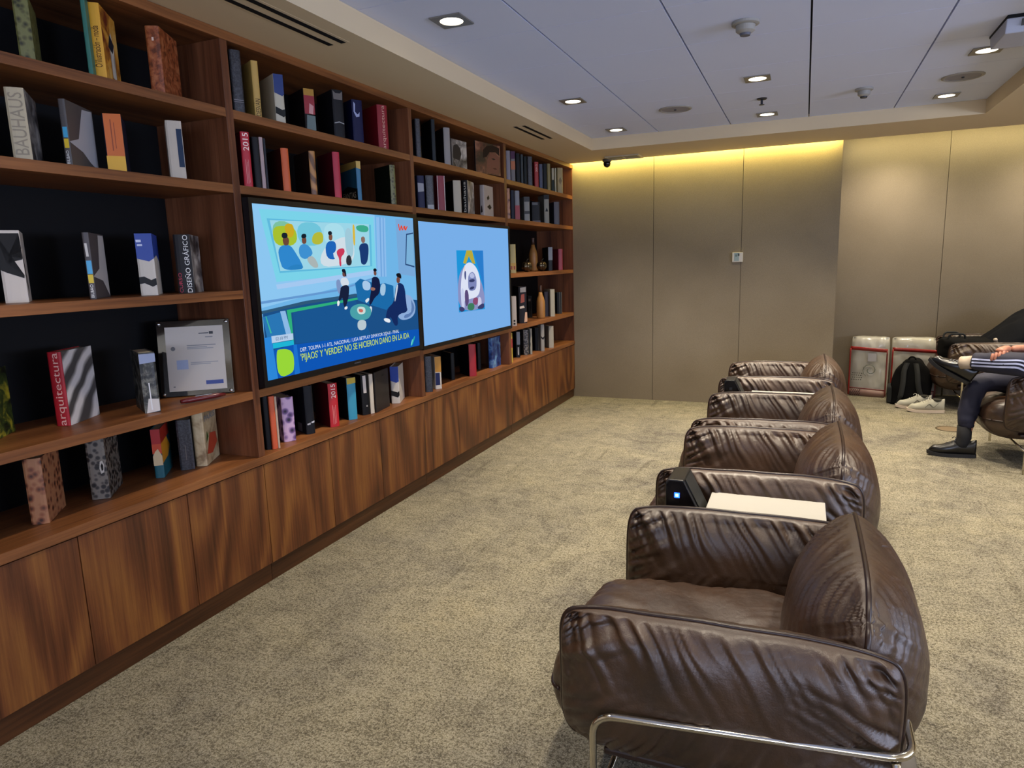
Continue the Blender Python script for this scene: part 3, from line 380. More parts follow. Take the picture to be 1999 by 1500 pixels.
TV2 = [('78aee8', [(0.0, 1.0), (1.0, 1.0), (1.0, 0.0), (0.0, 0.0)]), ('1e94d8', [(0.355, 0.776), (0.66, 0.777), (0.658, 0.217), (0.356, 0.227)]), ('2a7ccc', [(0.541, 0.775), (0.66, 0.777), (0.659, 0.393), (0.607, 0.579)]), ('8a90c0', [(0.444, 0.641), (0.465, 0.653), (0.486, 0.656), (0.508, 0.651), (0.53, 0.637), (0.551, 0.614), (0.572, 0.585), (0.593, 0.551), (0.612, 0.51), (0.631, 0.463), (0.645, 0.417), (0.654, 0.373), (0.659, 0.329), (0.658, 0.286), (0.639, 0.255), (0.601, 0.234), (0.545, 0.225), (0.469, 0.228), (0.412, 0.246), (0.374, 0.282), (0.355, 0.334), (0.355, 0.403), (0.358, 0.462), (0.365, 0.511), (0.376, 0.55), (0.39, 0.579), (0.406, 0.604), (0.424, 0.625)]), ('b8a83c', [(0.466, 0.777), (0.528, 0.777), (0.562, 0.652), (0.527, 0.66), (0.489, 0.724), (0.454, 0.654), (0.423, 0.663)]), ('dce2f4', [(0.386, 0.433), (0.388, 0.454), (0.39, 0.475), (0.393, 0.497), (0.396, 0.518), (0.4, 0.539), (0.405, 0.559), (0.41, 0.578), (0.416, 0.595), (0.423, 0.611), (0.43, 0.625), (0.438, 0.637), (0.447, 0.646), (0.456, 0.654), (0.465, 0.66), (0.475, 0.664), (0.484, 0.666), (0.494, 0.667), (0.504, 0.666), (0.514, 0.663), (0.524, 0.659), (0.535, 0.652), (0.545, 0.644), (0.556, 0.634), (0.566, 0.622), (0.575, 0.609), (0.584, 0.593), (0.592, 0.576), (0.598, 0.557), (0.604, 0.537), (0.608, 0.515), (0.61, 0.493), (0.611, 0.469), (0.609, 0.444), (0.607, 0.422), (0.603, 0.403), (0.598, 0.387), (0.592, 0.374), (0.583, 0.363), (0.573, 0.354), (0.561, 0.347), (0.547, 0.341), (0.533, 0.338), (0.519, 0.336), (0.505, 0.336), (0.491, 0.337), (0.48, 0.342), (0.473, 0.349), (0.47, 0.36), (0.469, 0.373), (0.468, 0.385), (0.465, 0.395), (0.46, 0.404), (0.455, 0.41), (0.449, 0.413), (0.444, 0.41), (0.439, 0.402), (0.433, 0.39), (0.429, 0.373), (0.424, 0.351), (0.419, 0.326), (0.415, 0.295), (0.41, 0.273), (0.405, 0.259), (0.4, 0.253), (0.395, 0.254), (0.391, 0.265), (0.388, 0.284), (0.386, 0.311), (0.385, 0.347), (0.385, 0.379), (0.385, 0.408)]), ('7c86b8', [(0.481, 0.553), (0.487, 0.56), (0.492, 0.566), (0.499, 0.572), (0.507, 0.576), (0.516, 0.579), (0.524, 0.579), (0.532, 0.576), (0.54, 0.569), (0.548, 0.56), (0.554, 0.549), (0.559, 0.537), (0.563, 0.525), (0.566, 0.511), (0.568, 0.497), (0.568, 0.483), (0.567, 0.468), (0.566, 0.452), (0.562, 0.439), (0.558, 0.428), (0.552, 0.42), (0.544, 0.413), (0.535, 0.409), (0.524, 0.407), (0.51, 0.406), (0.495, 0.408), (0.484, 0.413), (0.476, 0.423), (0.471, 0.437), (0.47, 0.454), (0.47, 0.472), (0.47, 0.488), (0.471, 0.504), (0.472, 0.519), (0.474, 0.532), (0.477, 0.544)]), ('b4bce0', [(0.497, 0.561), (0.506, 0.568), (0.514, 0.572), (0.522, 0.571), (0.53, 0.567), (0.538, 0.558), (0.543, 0.551), (0.546, 0.544), (0.546, 0.538), (0.543, 0.532), (0.539, 0.528), (0.533, 0.525), (0.525, 0.524), (0.515, 0.524), (0.507, 0.526), (0.5, 0.529), (0.495, 0.534), (0.491, 0.54), (0.49, 0.547), (0.492, 0.554)]), ('343c66', [(0.504, 0.512), (0.52, 0.514), (0.533, 0.513), (0.541, 0.51), (0.546, 0.505), (0.547, 0.498), (0.543, 0.493), (0.536, 0.489), (0.524, 0.487), (0.508, 0.487), (0.496, 0.488), (0.487, 0.491), (0.482, 0.495), (0.481, 0.502), (0.484, 0.507), (0.492, 0.51)]), ('343c66', [(0.507, 0.444), (0.52, 0.445), (0.53, 0.445), (0.536, 0.442), (0.538, 0.438), (0.536, 0.431), (0.532, 0.426), (0.525, 0.422), (0.516, 0.42), (0.506, 0.418), (0.497, 0.419), (0.491, 0.421), (0.488, 0.426), (0.487, 0.432), (0.49, 0.437), (0.496, 0.441)]), ('4a5284', [(0.439, 0.59), (0.445, 0.592), (0.449, 0.588), (0.451, 0.578), (0.451, 0.562), (0.45, 0.541), (0.447, 0.525), (0.445, 0.515), (0.441, 0.512), (0.438, 0.514), (0.435, 0.52), (0.433, 0.53), (0.431, 0.544), (0.431, 0.561), (0.432, 0.575), (0.435, 0.584)]), ('e8d0c8', [(0.438, 0.642), (0.441, 0.644), (0.443, 0.642), (0.444, 0.635), (0.443, 0.624), (0.442, 0.61), (0.44, 0.598), (0.437, 0.591), (0.435, 0.587), (0.432, 0.587), (0.43, 0.59), (0.43, 0.597), (0.43, 0.606), (0.431, 0.62), (0.433, 0.63), (0.435, 0.637)]), ('c8d0ec', [(0.398, 0.437), (0.407, 0.439), (0.414, 0.428), (0.418, 0.404), (0.421, 0.369), (0.422, 0.32), (0.421, 0.284), (0.417, 0.259), (0.41, 0.246), (0.401, 0.245), (0.394, 0.257), (0.389, 0.28), (0.386, 0.316), (0.385, 0.363), (0.387, 0.4), (0.391, 0.424)]), ('c8c8e4', [(0.597, 0.343), (0.607, 0.335), (0.614, 0.324), (0.618, 0.31), (0.62, 0.292), (0.618, 0.272), (0.614, 0.256), (0.608, 0.246), (0.599, 0.241), (0.587, 0.242), (0.579, 0.249), (0.575, 0.263), (0.575, 0.284), (0.577, 0.313), (0.582, 0.332), (0.589, 0.342)]), ('5a4a78', [(0.441, 0.421), (0.452, 0.42), (0.46, 0.412), (0.466, 0.396), (0.47, 0.372), (0.47, 0.341), (0.469, 0.316), (0.464, 0.295), (0.456, 0.28), (0.445, 0.271), (0.437, 0.274), (0.431, 0.29), (0.427, 0.319), (0.426, 0.36), (0.428, 0.391), (0.433, 0.412)]), ('8a4a70', [(0.541, 0.339), (0.557, 0.341), (0.569, 0.338), (0.576, 0.329), (0.578, 0.315), (0.575, 0.295), (0.57, 0.281), (0.561, 0.273), (0.55, 0.271), (0.536, 0.275), (0.526, 0.281), (0.519, 0.29), (0.515, 0.301), (0.516, 0.315), (0.52, 0.326), (0.528, 0.334)]), ('3c7a5c', [(0.485, 0.295), (0.504, 0.294), (0.518, 0.289), (0.527, 0.28), (0.532, 0.267), (0.531, 0.25), (0.526, 0.238), (0.516, 0.23), (0.501, 0.227), (0.48, 0.229), (0.466, 0.234), (0.456, 0.243), (0.452, 0.256), (0.454, 0.272), (0.46, 0.284), (0.47, 0.292)]), ('3a3e6c', [(0.382, 0.274), (0.397, 0.27), (0.407, 0.264), (0.414, 0.257), (0.418, 0.249), (0.418, 0.24), (0.414, 0.234), (0.407, 0.23), (0.397, 0.228), (0.382, 0.229), (0.372, 0.233), (0.365, 0.24), (0.361, 0.249), (0.361, 0.262), (0.365, 0.271), (0.372, 0.275)]), ('3a3e6c', [(0.601, 0.266), (0.621, 0.273), (0.636, 0.274), (0.646, 0.27), (0.651, 0.261), (0.651, 0.245), (0.646, 0.234), (0.636, 0.228), (0.621, 0.225), (0.6, 0.226), (0.585, 0.228), (0.575, 0.232), (0.57, 0.238), (0.571, 0.245), (0.576, 0.252), (0.586, 0.259)])]
tv('wall television showing a studio talk show with a blue news caption', 2.345, 3.742, 0.913, 1.738, 2.366, 3.703, 0.942, 1.714, TV1, TV1_TEXT, 0.03)
tv('wall television showing a small poster picture on a plain light blue screen', 3.746, 5.190, 0.9045, 1.722, 3.757, 5.165, 0.930, 1.700, TV2, [], 0.03)
# ------------------------------------------------------------------ books
M_page = mat('page_block', 'c9bfa6', 0.9)
def face_pt(w, h, d):
    e = 0.0004
    def s(u, v, k): return (e + 0.0001 * k, u * w, v * h)
    def l(u, v, k): return (-u * d, -e - 0.0001 * k, v * h)
    def r(u, v, k): return (-u * d, w + e + 0.0001 * k, v * h)
    return dict(s=s, l=l, r=r)
def cov(h): return mat('cover_' + h, h, 0.45, spec=0.4 if sum(lin(h)[:3]) > 0.15 else 0.18)
def book(label, group, x, y, z, phi, w, h, d, k):
    tc = min(0.003, w * 0.22)
    t = thing('book', label, 'book', (x, y, z + 0.0006), -math.radians(phi), group)
    base = art(k['art']) if 'art' in k else cov(k['c'])
    side = cov(k['cc']) if 'cc' in k else base
    side2 = art(k['art2']) if 'art2' in k else side
    b = nb(); sp = min(0.004, w * 0.12)
    # spine (slightly rounded), then the two boards
    prism(b, [(-tc - sp, 0, 0), (-sp, 0, 0), (-sp * 0.25, w * 0.12, 0), (0, w * 0.3, 0), (0, w * 0.7, 0), (-sp * 0.25, w * 0.88, 0), (-sp, w, 0), (-tc - sp, w, 0)], (0, 0, h))
    n0 = len(b.faces)
    box(b, -d, -tc - sp, 0, tc, 0, h, 1); box(b, -d, -tc - sp, w - tc, w, 0, h, 2)
    obj('cover', b, [base, side, side2], t)
    if w > 0.008:
        obj('pages', bx(-d + 0.004, -tc - sp - 0.0002, tc + 0.0001, w - tc - 0.0001, 0.003, h - 0.003), M_page, t)
    F = face_pt(w, h, d)
    by = {}
    for i, (f, c, pts) in enumerate(k.get('prints', [])): by.setdefault(f, []).append((c, pts, i))
    for f, L in by.items():
        poly_sheet('cover_print', [(c, pts) for c, pts, i in L], F[f], t, cov)
    for tx in k.get('txt', []):
        f, s, c, size, vc, vl = tx[:6]; uc = tx[6] if len(tx) > 6 else (0.5 if f == 's' else 0.45)
        if s == 'CURSO': uc = 0.2
        e = 0.0012
        if f == 's':   # lettering climbs the spine
            me = text_mesh(s, size * 0.72, vl * h)
            for v in me.vertices: a, bb = v.co.x, v.co.y; v.co = Vector((e, uc * w - bb, vc * h - vl * h / 2 + a))
        else:
            ln = min(vl * 1.0, d * 0.8); me = text_mesh(s, size * 0.72, ln)
            for v in me.vertices:
                a, bb = v.co.x, v.co.y
                v.co = Vector((-(d * 0.1) - (ln - a if f == 'l' else a), -e if f == 'l' else w + e, vc * h + bb))
        obj('title', me, cov(c), t)
    return t
G1 = 'books in the bookcase bay nearest the camera'; G2 = 'books in the bay around the talk show television'
G3 = 'books in the bay around the second television'; G4 = 'books in the narrow bay beside the end wall'
BOOKS = [
 ('olive green book with stone-patterned spine, first on the top shelf of the nearest bay', G1, -0.0444, 1.5132, 2.0936, 40, 0.041, 0.1937, 0.184, dict(c='4a4a28', art='olive')),
 ('thin teal book pressed against the yellow illustration book, top shelf', G1, -0.0246, 1.7258, 2.0936, 52, 0.0135, 0.244, 0.12, dict(c='2f6a5c')),
 ('yellow fashion illustration book with figure on its cover, top shelf', G1, -0.0421, 1.7573, 2.0936, 52, 0.0395, 0.2411, 0.19, dict(c='d29a2a', art2='fashion', prints=[('r', 'c8c0b0', [(0.45, 0.1), (0.7, 0.08), (0.62, 0.35), (0.72, 0.55), (0.6, 0.75), (0.42, 0.6), (0.5, 0.4)]), ('r', '20242c', [(0.35, 0.5), (0.6, 0.45), (0.75, 0.6), (0.5, 0.7)])], txt=[('s', 'O/ilustración – moda', '3a1a10', 0.03, 0.42, 0.55)])),
 ('rust brown box file standing by the divider, top shelf', G1, -0.056, 1.9968, 2.0936, 61, 0.048, 0.2366, 0.186, dict(c='8a4522', art='rust', prints=[('s', 'd8c0b0', [(0.45, 0.78), (0.6, 0.78), (0.6, 0.83), (0.45, 0.83)])])),
 ('cream book with embossed BAUHAUS lettering, second shelf of the nearest bay', G1, -0.0475, 1.4518, 1.7886, 42, 0.05, 0.2141, 0.198, dict(c='b3a485', art2='greyphoto', txt=[('s', 'BAUHAUS', '8c7f68', 0.052, 0.5, 0.86)])),
 ('grey Bilbao book with white star on the cover, second shelf from the top', G1, -0.0313, 1.607, 1.7886, 60, 0.02, 0.2073, 0.192, dict(c='4b4644', prints=[('s', '3f9ec4', [(0.2, 0.42), (0.9, 0.42), (0.9, 0.58), (0.2, 0.58)]), ('s', 'd8b524', [(0.2, 0.26), (0.9, 0.26), (0.9, 0.4), (0.2, 0.4)]), ('r', 'a8a6a8', [(0, 0.36), (0.35, 0.45), (0.6, 0.95), (0.98, 0.98), (0.98, 0.02), (0.7, 0.12), (0.45, 0.26)])], txt=[('s', 'BILBAO', 'e8e4dc', 0.013, 0.12, 0.2)])),
 ('orange spined dark book with a yellow foot, second shelf from the top', G1, -0.0536, 1.7759, 1.7886, 43, 0.058, 0.195, 0.181, dict(c='16182a', prints=[('s', 'c8631e', [(0.05, 0.0), (1, 0.0), (1, 1), (0.05, 1)]), ('s', 'dba52b', [(0, 0), (1, 0), (1, 0.27), (0, 0.27)]), ('s', '8a3a12', [(0.38, 0.36), (0.44, 0.36), (0.44, 0.9), (0.38, 0.9)]), ('s', '8a3a12', [(0.56, 0.4), (0.6, 0.4), (0.6, 0.85), (0.56, 0.85)])])),
 ('white book with a dark blue photo strip, second shelf beside the divider', G1, -0.044, 2.0312, 1.7886, 40, 0.056, 0.2144, 0.12, dict(c='b9ad9c', prints=[('s', '24344c', [(0.62, 0.2), (0.96, 0.2), (0.96, 0.86), (0.62, 0.86)])])),
 ('white box book with black dog silhouettes, third shelf, cut off by the picture edge', G1, -0.1561, 1.4284, 1.3469, 35, 0.063, 0.2317, 0.197, dict(c='c9beb0', prints=[('s', '1a1714', [(0, 0.96), (0.97, 0.96), (1, 0.75), (0.9, 0.7), (0.4, 0.64), (1, 0.62), (0.98, 0.6), (0.3, 0.55), (0.98, 0.38), (0.95, 0.34), (0.25, 0.42), (0, 0.46)]), ('r', '1a1714', [(0.05, 0.7), (0.3, 0.5), (0.5, 0.2), (0.4, 0.1), (0.2, 0.4), (0.02, 0.6)])])),
 ('grey Bilbao book with cyan and yellow tabs, third shelf of the nearest bay', G1, -0.0753, 1.6596, 1.3469, 50, 0.02, 0.2281, 0.194, dict(c='4b4443', prints=[('s', '4ba6d4', [(0.15, 0.38), (0.95, 0.38), (0.95, 0.58), (0.15, 0.58)]), ('s', 'd9bd2a', [(0.15, 0.24), (0.95, 0.24), (0.95, 0.37), (0.15, 0.37)]), ('r', 'b7b1ac', [(0, 0.34), (0.45, 0.46), (0.62, 0.98), (0.98, 0.98), (0.98, 0.02), (0.6, 0.27)]), ('s', 'c9c4bc', [(0.3, 0.64), (0.7, 0.64), (0.6, 0.84), (0.2, 0.84)])], txt=[('s', 'BILBAO', 'e8e4dc', 0.014, 0.12, 0.2)])),
 ('blue and white book with a black wave, third shelf of the nearest bay', G1, -0.0907, 1.8769, 1.3469, 45, 0.0575, 0.2312, 0.208, dict(c='c5bcae', prints=[('s', '1d3f96', [(0, 0.6), (0.7, 0.55), (1, 0.6), (1, 1), (0, 1)]), ('s', '1b1a1a', [(0, 0.3), (0.3, 0.31), (0.7, 0.25), (1, 0.28), (1, 0.17), (0.75, 0.14), (0.3, 0.2), (0, 0.19)]), ('r', '1d3f96', [(0, 0.6), (0.5, 0.66), (1, 0.55), (1, 1), (0, 1)]), ('s', 'c7d0e6', [(0.05, 0.86), (0.35, 0.86), (0.35, 0.9), (0.05, 0.9)]), ('s', 'c7d0e6', [(0.1, 0.8), (0.4, 0.8), (0.4, 0.83), (0.1, 0.83)])])),
 ('black graphic design course book with white and red spine lettering, third shelf', G1, -0.0983, 2.0558, 1.3469, 53, 0.0605, 0.2324, 0.197, dict(c='1f1c1b', art2='greyphoto', txt=[('s', 'DISEÑO GRÁFICO', 'e8e4dc', 0.026, 0.5, 0.98, 0.72), ('s', 'CURSO', 'b01838', 0.018, 0.18, 0.34, 0.3)])),
 ('tall nature photo book with yellow flowers, fourth shelf at the picture edge', G1, -0.1779, 1.3057, 0.9043, 52, 0.02, 0.2281, 0.194, dict(c='26241c', art='nature', art2='nature')),
 ('large red arquitectura magazine with diagonal building photo, fourth shelf', G1, -0.2001, 1.5616, 0.9043, 65, 0.0465, 0.2643, 0.192, dict(c='9c1420', art2='building', txt=[('s', 'arquitectura', 'd9a79a', 0.036, 0.5, 0.98)])),
 ('dark album with a snowy forest photo, fourth shelf beside the glass frame', G1, -0.0654, 1.8126, 0.9043, 30, 0.055, 0.2313, 0.19, dict(c='141214', prints=[('s', '8a94b0', [(0, 0.82), (1, 0.84), (1, 0.98), (0, 0.98)]), ('s', 'c9c2bb', [(0.1, 0.0), (0.95, 0.02), (0.95, 0.22), (0.3, 0.24)]), ('s', 'd8d8d8', [(0.42, 0.05), (0.5, 0.05), (0.47, 0.5), (0.4, 0.5)])], art='forest')),
 ('brown leopard-print box book on the worktop of the nearest bay', G1, -0.1514, 1.3978, 0.6014, 49, 0.0535, 0.2294, 0.19, dict(c='8a5236', art='leopard', art2='leopard')),
 ('black patterned box book with a white ring, worktop of the nearest bay', G1, -0.1947, 1.6479, 0.6014, 50, 0.0615, 0.2554, 0.196, dict(c='17130f', art='blackpat', prints=[('s', 'b9b2a6', [(0.68, 0.38), (0.85, 0.4), (0.9, 0.5), (0.82, 0.58), (0.68, 0.56), (0.62, 0.46)]), ('s', '17130f', [(0.73, 0.42), (0.82, 0.44), (0.84, 0.5), (0.78, 0.54), (0.7, 0.5)])])),
 ('red, orange and cream book with a teal foot, worktop of the nearest bay', G1, -0.1916, 1.9225, 0.6014, 51, 0.0345, 0.2049, 0.18, dict(c='1c5560', prints=[('s', '9c1c1c', [(0, 0.7), (1, 0.7), (1, 1), (0, 1)]), ('s', 'b9401e', [(0, 0.5), (1, 0.5), (1, 0.7), (0, 0.7)]), ('s', 'c7b089', [(0, 0.26), (1, 0.26), (1, 0.45), (0.6, 0.6), (0.3, 0.55), (0, 0.45)]), ('r', 'c98a24', [(0, 0.3), (0.6, 0.33), (0.9, 0.5), (0.6, 0.75), (0, 0.7)]), ('r', '9c2a1c', [(0, 0.7), (0.9, 0.75), (0.9, 1), (0, 1)])])),
 ('black hardback between the red book and the floral one, worktop', G1, -0.1816, 2.0387, 0.6014, 45, 0.0555, 0.2164, 0.19, dict(c='151211', art='dark', prints=[('s', '5b5550', [(0.46, 0.2), (0.52, 0.2), (0.52, 0.5), (0.46, 0.5)])])),
 ('cream floral Paris book, last on the worktop of the nearest bay', G1, -0.1672, 2.1067, 0.6014, 60, 0.0465, 0.2366, 0.184, dict(c='b59f7c', art='cream', prints=[('r', 'b2452c', [(0.1, 0.2), (0.5, 0.15), (0.9, 0.3), (0.85, 0.5), (0.4, 0.55)]), ('r', '3e5a26', [(0.1, 0.4), (0.3, 0.5), (0.2, 0.62)])], txt=[('r', 'PARIS', '6a7a8c', 0.035, 0.86, 0.2)])),
 ('dark grey cloth book with silver lines beside the first divider, top shelf', G2, -0.0358, 2.389, 2.0936, 28, 0.0465, 0.2534, 0.19, dict(c='2a2528', art='dark', prints=[('s', '6e6a6e', [(0.05, 0.2), (0.95, 0.2), (0.95, 0.215), (0.05, 0.215)]), ('s', '6e6a6e', [(0.05, 0.17), (0.95, 0.17), (0.95, 0.18), (0.05, 0.18)])])),
 ('slim yellow book lettered DESVÁN, top shelf above the talk show television', G2, -0.0278, 2.5039, 2.0936, 28, 0.0295, 0.2357, 0.19, dict(c='b8954c', txt=[('s', 'DESVÁN', '2c2010', 0.03, 0.18, 0.3)])),
 ('blue and white book with a black chevron, top shelf above the television', G2, -0.0349, 2.6459, 2.0936, 28, 0.0445, 0.214, 0.19, dict(c='b7b09c', prints=[('s', '1c3470', [(0, 0.62), (0.8, 0.56), (1, 0.6), (1, 1), (0, 1)]), ('s', '1b1c1c', [(0, 0.34), (0.7, 0.28), (1, 0.3), (1, 0.17), (0.8, 0.13), (0, 0.2)])])),
 ('red and gold photo book with a dark foot, top shelf above the television', G2, -0.0386, 2.855, 2.0936, 28, 0.0525, 0.1953, 0.19, dict(c='17100e', prints=[('s', 'a3781f', [(0, 0.82), (1, 0.82), (1, 1), (0, 1)]), ('s', '8a1726', [(0, 0.4), (1, 0.4), (1, 0.84), (0, 0.84)]), ('s', 'c08a8a', [(0.4, 0.42), (0.8, 0.4), (0.9, 0.6), (0.5, 0.66)]), ('s', '5a6a68', [(0.1, 0.02), (1, 0.02), (1, 0.36), (0.2, 0.38)])])),
 ('black book with grey jug silhouette and white bands, top shelf', G2, -0.0419, 3.0866, 2.0936, 28, 0.0595, 0.2387, 0.19, dict(c='18171a', prints=[('s', '635c58', [(0.1, 0.8), (0.9, 0.8), (0.95, 0.98), (0.7, 0.93), (0.3, 0.93), (0.05, 0.98)]), ('s', '9a9a9a', [(0.05, 0.3), (0.5, 0.33), (0.95, 0.3), (0.95, 0.32), (0.5, 0.35), (0.05, 0.32)])])),
 ('navy blue book with a white curl ornament, top shelf', G2, -0.0424, 3.2546, 2.0936, 28, 0.0605, 0.2229, 0.19, dict(c='14173c', prints=[('s', '9aa2c4', [(0.15, 0.95), (0.3, 0.9), (0.25, 0.72), (0.5, 0.66), (0.7, 0.72), (0.66, 0.62), (0.35, 0.6), (0.12, 0.72)])])),
 ('red arquitectura book at the end of the top shelf, above the television', G2, -0.044, 3.4982, 2.0936, 28, 0.064, 0.2428, 0.19, dict(c='861320', txt=[('s', 'arquitectura', 'cfa08c', 0.03, 0.5, 0.98)])),
 ('thick red yearbook lettered 2015, beside the first divider above the television', G2, -0.0286, 2.4017, 1.7886, 28, 0.0375, 0.2296, 0.19, dict(c='b01428', cc='6a0c18', txt=[('s', '2015', 'f0dcd0', 0.034, 0.82, 0.32)], prints=[('s', 'd89a94', [(0.34, 0.06), (0.38, 0.06), (0.38, 0.5), (0.34, 0.5)]), ('s', 'd89a94', [(0.5, 0.06), (0.53, 0.06), (0.53, 0.46), (0.5, 0.46)]), ('s', 'd89a94', [(0.64, 0.08), (0.67, 0.08), (0.67, 0.5), (0.64, 0.5)])])),
 ('black book leaning on a pale pink one, above the talk show television', G2, -0.0278, 2.4673, 1.7886, 28, 0.0295, 0.2175, 0.19, dict(c='131214')),
 ('thin pale pink book between two black ones, above the television', G2, -0.019, 2.5004, 1.7886, 28, 0.017, 0.2204, 0.19, dict(c='a38c8a')),
 ('very thin charcoal book after the pale pink one, above the television', G2, -0.0187, 2.5261, 1.7886, 28, 0.01, 0.2185, 0.19, dict(c='22242a')),
 ('bright orange spined book with a dark red cover', G2, -0.0279, 2.6486, 1.7886, 28, 0.036, 0.1951, 0.19, dict(c='c2531c', cc='40140f')),
 ('tan wood-grained book beside the orange one', G2, -0.029, 2.8488, 1.7886, 28, 0.032, 0.209, 0.19, dict(c='94602c', cc='28160f', art='wood')),
 ('crimson spined book with a wine red cover', G2, -0.0288, 3.0366, 1.7886, 28, 0.038, 0.2291, 0.19, dict(c='a81a34', cc='4e0c18')),
 ('blue book with yellow top and dark lettered cover', G2, -0.023, 3.2279, 1.7886, 28, 0.0255, 0.2054, 0.19, dict(c='2c6a8c', cc='1c4a5e', prints=[('s', 'b99a4c', [(0, 0.83), (1, 0.8), (1, 1), (0, 1)]), ('l', 'a88940', [(0, 0.84), (1, 0.8), (1, 1), (0, 1)]), ('l', '12100e', [(0, 0), (1, 0), (1, 0.3), (0.6, 0.4), (0, 0.3)])], txt=[('l', 'FANTAS', 'b9a888', 0.045, 0.16, 0.2)])),
 ('green spined book with dark patterned cover by the second divider', G2, -0.0274, 3.5695, 1.7886, 28, 0.035, 0.2256, 0.19, dict(c='5f6a34', cc='14180e', art='olive')),
 ('black book standing against the first divider below the television', G2, -0.0578, 2.4165, 0.6014, 28, 0.0275, 0.2531, 0.19, dict(c='101012')),
 ('orange spined book below the talk show television', G2, -0.036, 2.434, 0.6014, 28, 0.0255, 0.2515, 0.16, dict(c='c8552c')),
 ('slim cream book right after the orange one below the television', G2, -0.0253, 2.4585, 0.6014, 28, 0.0095, 0.2477, 0.19, dict(c='b8a088')),
 ('purple floral photo book below the television', G2, -0.0729, 2.5563, 0.6014, 28, 0.0585, 0.2195, 0.19, dict(c='2a1830', art='purple')),
 ('tall black book with white figures at its foot, below the television', G2, -0.0688, 2.7172, 0.6014, 28, 0.0455, 0.2481, 0.19, dict(c='17171b', prints=[('s', 'a8a8ac', [(0.1, 0.22), (0.5, 0.24), (0.5, 0.2), (0.15, 0.19)]), ('s', 'c4c4c8', [(0.6, 0.25), (0.95, 0.27), (0.95, 0.23), (0.6, 0.22)]), ('l', '6a6460', [(0.3, 0.02), (0.6, 0.02), (0.6, 0.2), (0.3, 0.2)])])),
 ('red yearbook lettered 2015 standing on the worktop below the television', G2, -0.0472, 2.8819, 0.6014, 28, 0.051, 0.2333, 0.19, dict(c='b3161f', cc='4e0a10', txt=[('s', '2015', 'f0dcd0', 0.034, 0.82, 0.32)], prints=[('s', 'd89a94', [(0.34, 0.06), (0.38, 0.06), (0.38, 0.5), (0.34, 0.5)]), ('s', 'd89a94', [(0.5, 0.06), (0.53, 0.06), (0.53, 0.46), (0.5, 0.46)]), ('s', 'd89a94', [(0.64, 0.08), (0.67, 0.08), (0.67, 0.5), (0.64, 0.5)])])),
 ('turquoise spined book with a yellow head, below the television', G2, -0.0561, 3.0557, 0.6014, 28, 0.0515, 0.2341, 0.19, dict(c='2f8ba8', cc='12100f', prints=[('s', 'b9a02e', [(0, 0.85), (1, 0.87), (1, 1), (0, 1)])])),
 ('black book with a white strip at the head, below the television', G2, -0.0532, 3.1819, 0.6014, 28, 0.047, 0.2306, 0.19, dict(c='111010', prints=[('s', 'c8beb4', [(0.25, 0.55), (0.65, 0.55), (0.62, 0.98), (0.22, 0.98)]), ('s', '8a8680', [(0.5, 0.2), (0.7, 0.2), (0.7, 0.24), (0.5, 0.24)])])),
 ('thin white book beside the dark grey one, below the television', G2, -0.0334, 3.2328, 0.6014, 28, 0.024, 0.2286, 0.19, dict(c='c2b6a4')),
 ('blue and white wave book by the second divider, worktop below the television', G2, -0.0773, 3.5179, 0.6014, 67, 0.051, 0.2287, 0.19, dict(c='c2baae', prints=[('s', '1d3c92', [(0, 0.62), (0.7, 0.56), (1, 0.6), (1, 1), (0, 1)]), ('s', '1b1a1a', [(0, 0.36), (0.4, 0.33), (0.8, 0.3), (1, 0.34), (1, 0.22), (0.8, 0.16), (0.3, 0.2), (0, 0.22)])])),
 ('wide dark grey book turned face out behind the thin white one, worktop', G2, -0.0277, 3.2671, 0.6014, 80, 0.009, 0.2325, 0.192, dict(c='2c2725', prints=[('r', '141211', [(0.5, 0.84), (0.66, 0.85), (0.66, 0.9), (0.5, 0.9)])])),
 ('charcoal mottled book beside the second divider, top shelf', G3, -0.0359, 3.8994, 2.0936, 40, 0.034, 0.2342, 0.19, dict(c='1c1e22', art='dark')),
 ('slim black-green book with a dark cover, top shelf of the third bay', G3, -0.0297, 4.0945, 2.0936, 40, 0.0245, 0.2624, 0.19, dict(c='24292c', cc='08090b')),
 ('thick white book with a brown cover, top shelf of the third bay', G3, -0.0432, 4.2861, 2.0936, 40, 0.0455, 0.2445, 0.19, dict(c='8a8480', cc='221a18')),
 ('wide grey photo book standing face out, top shelf of the third bay', G3, -0.0225, 4.3414, 2.0936, 95, 0.009, 0.1792, 0.19, dict(c='6a625c', art2='greyphoto', prints=[('r', '2a2624', [(0.05, 0.3), (0.5, 0.25), (0.62, 0.5), (0.55, 0.72), (0.35, 0.84), (0.12, 0.78), (0.05, 0.6)])])),
 ('large brown portrait photo book standing face out by the third divider', G3, -0.0274, 4.7153, 2.0936, 99, 0.0095, 0.2212, 0.336, dict(c='0f0d12', art2='portrait', prints=[('r', '6e4236', [(0.42, 0.1), (0.62, 0.04), (0.9, 0.06), (0.97, 0.3), (0.97, 0.62), (0.8, 0.72), (0.6, 0.68), (0.48, 0.5), (0.44, 0.3)]), ('r', '1a0e10', [(0.3, 0.5), (0.44, 0.55), (0.56, 0.72), (0.8, 0.76), (0.97, 0.66), (0.97, 0.92), (0.7, 0.97), (0.45, 0.9), (0.3, 0.75)]), ('r', '1c1012', [(0.62, 0.52), (0.72, 0.55), (0.8, 0.52), (0.72, 0.49)]), ('r', '4a2620', [(0.66, 0.22), (0.78, 0.24), (0.86, 0.21), (0.76, 0.18)])])),
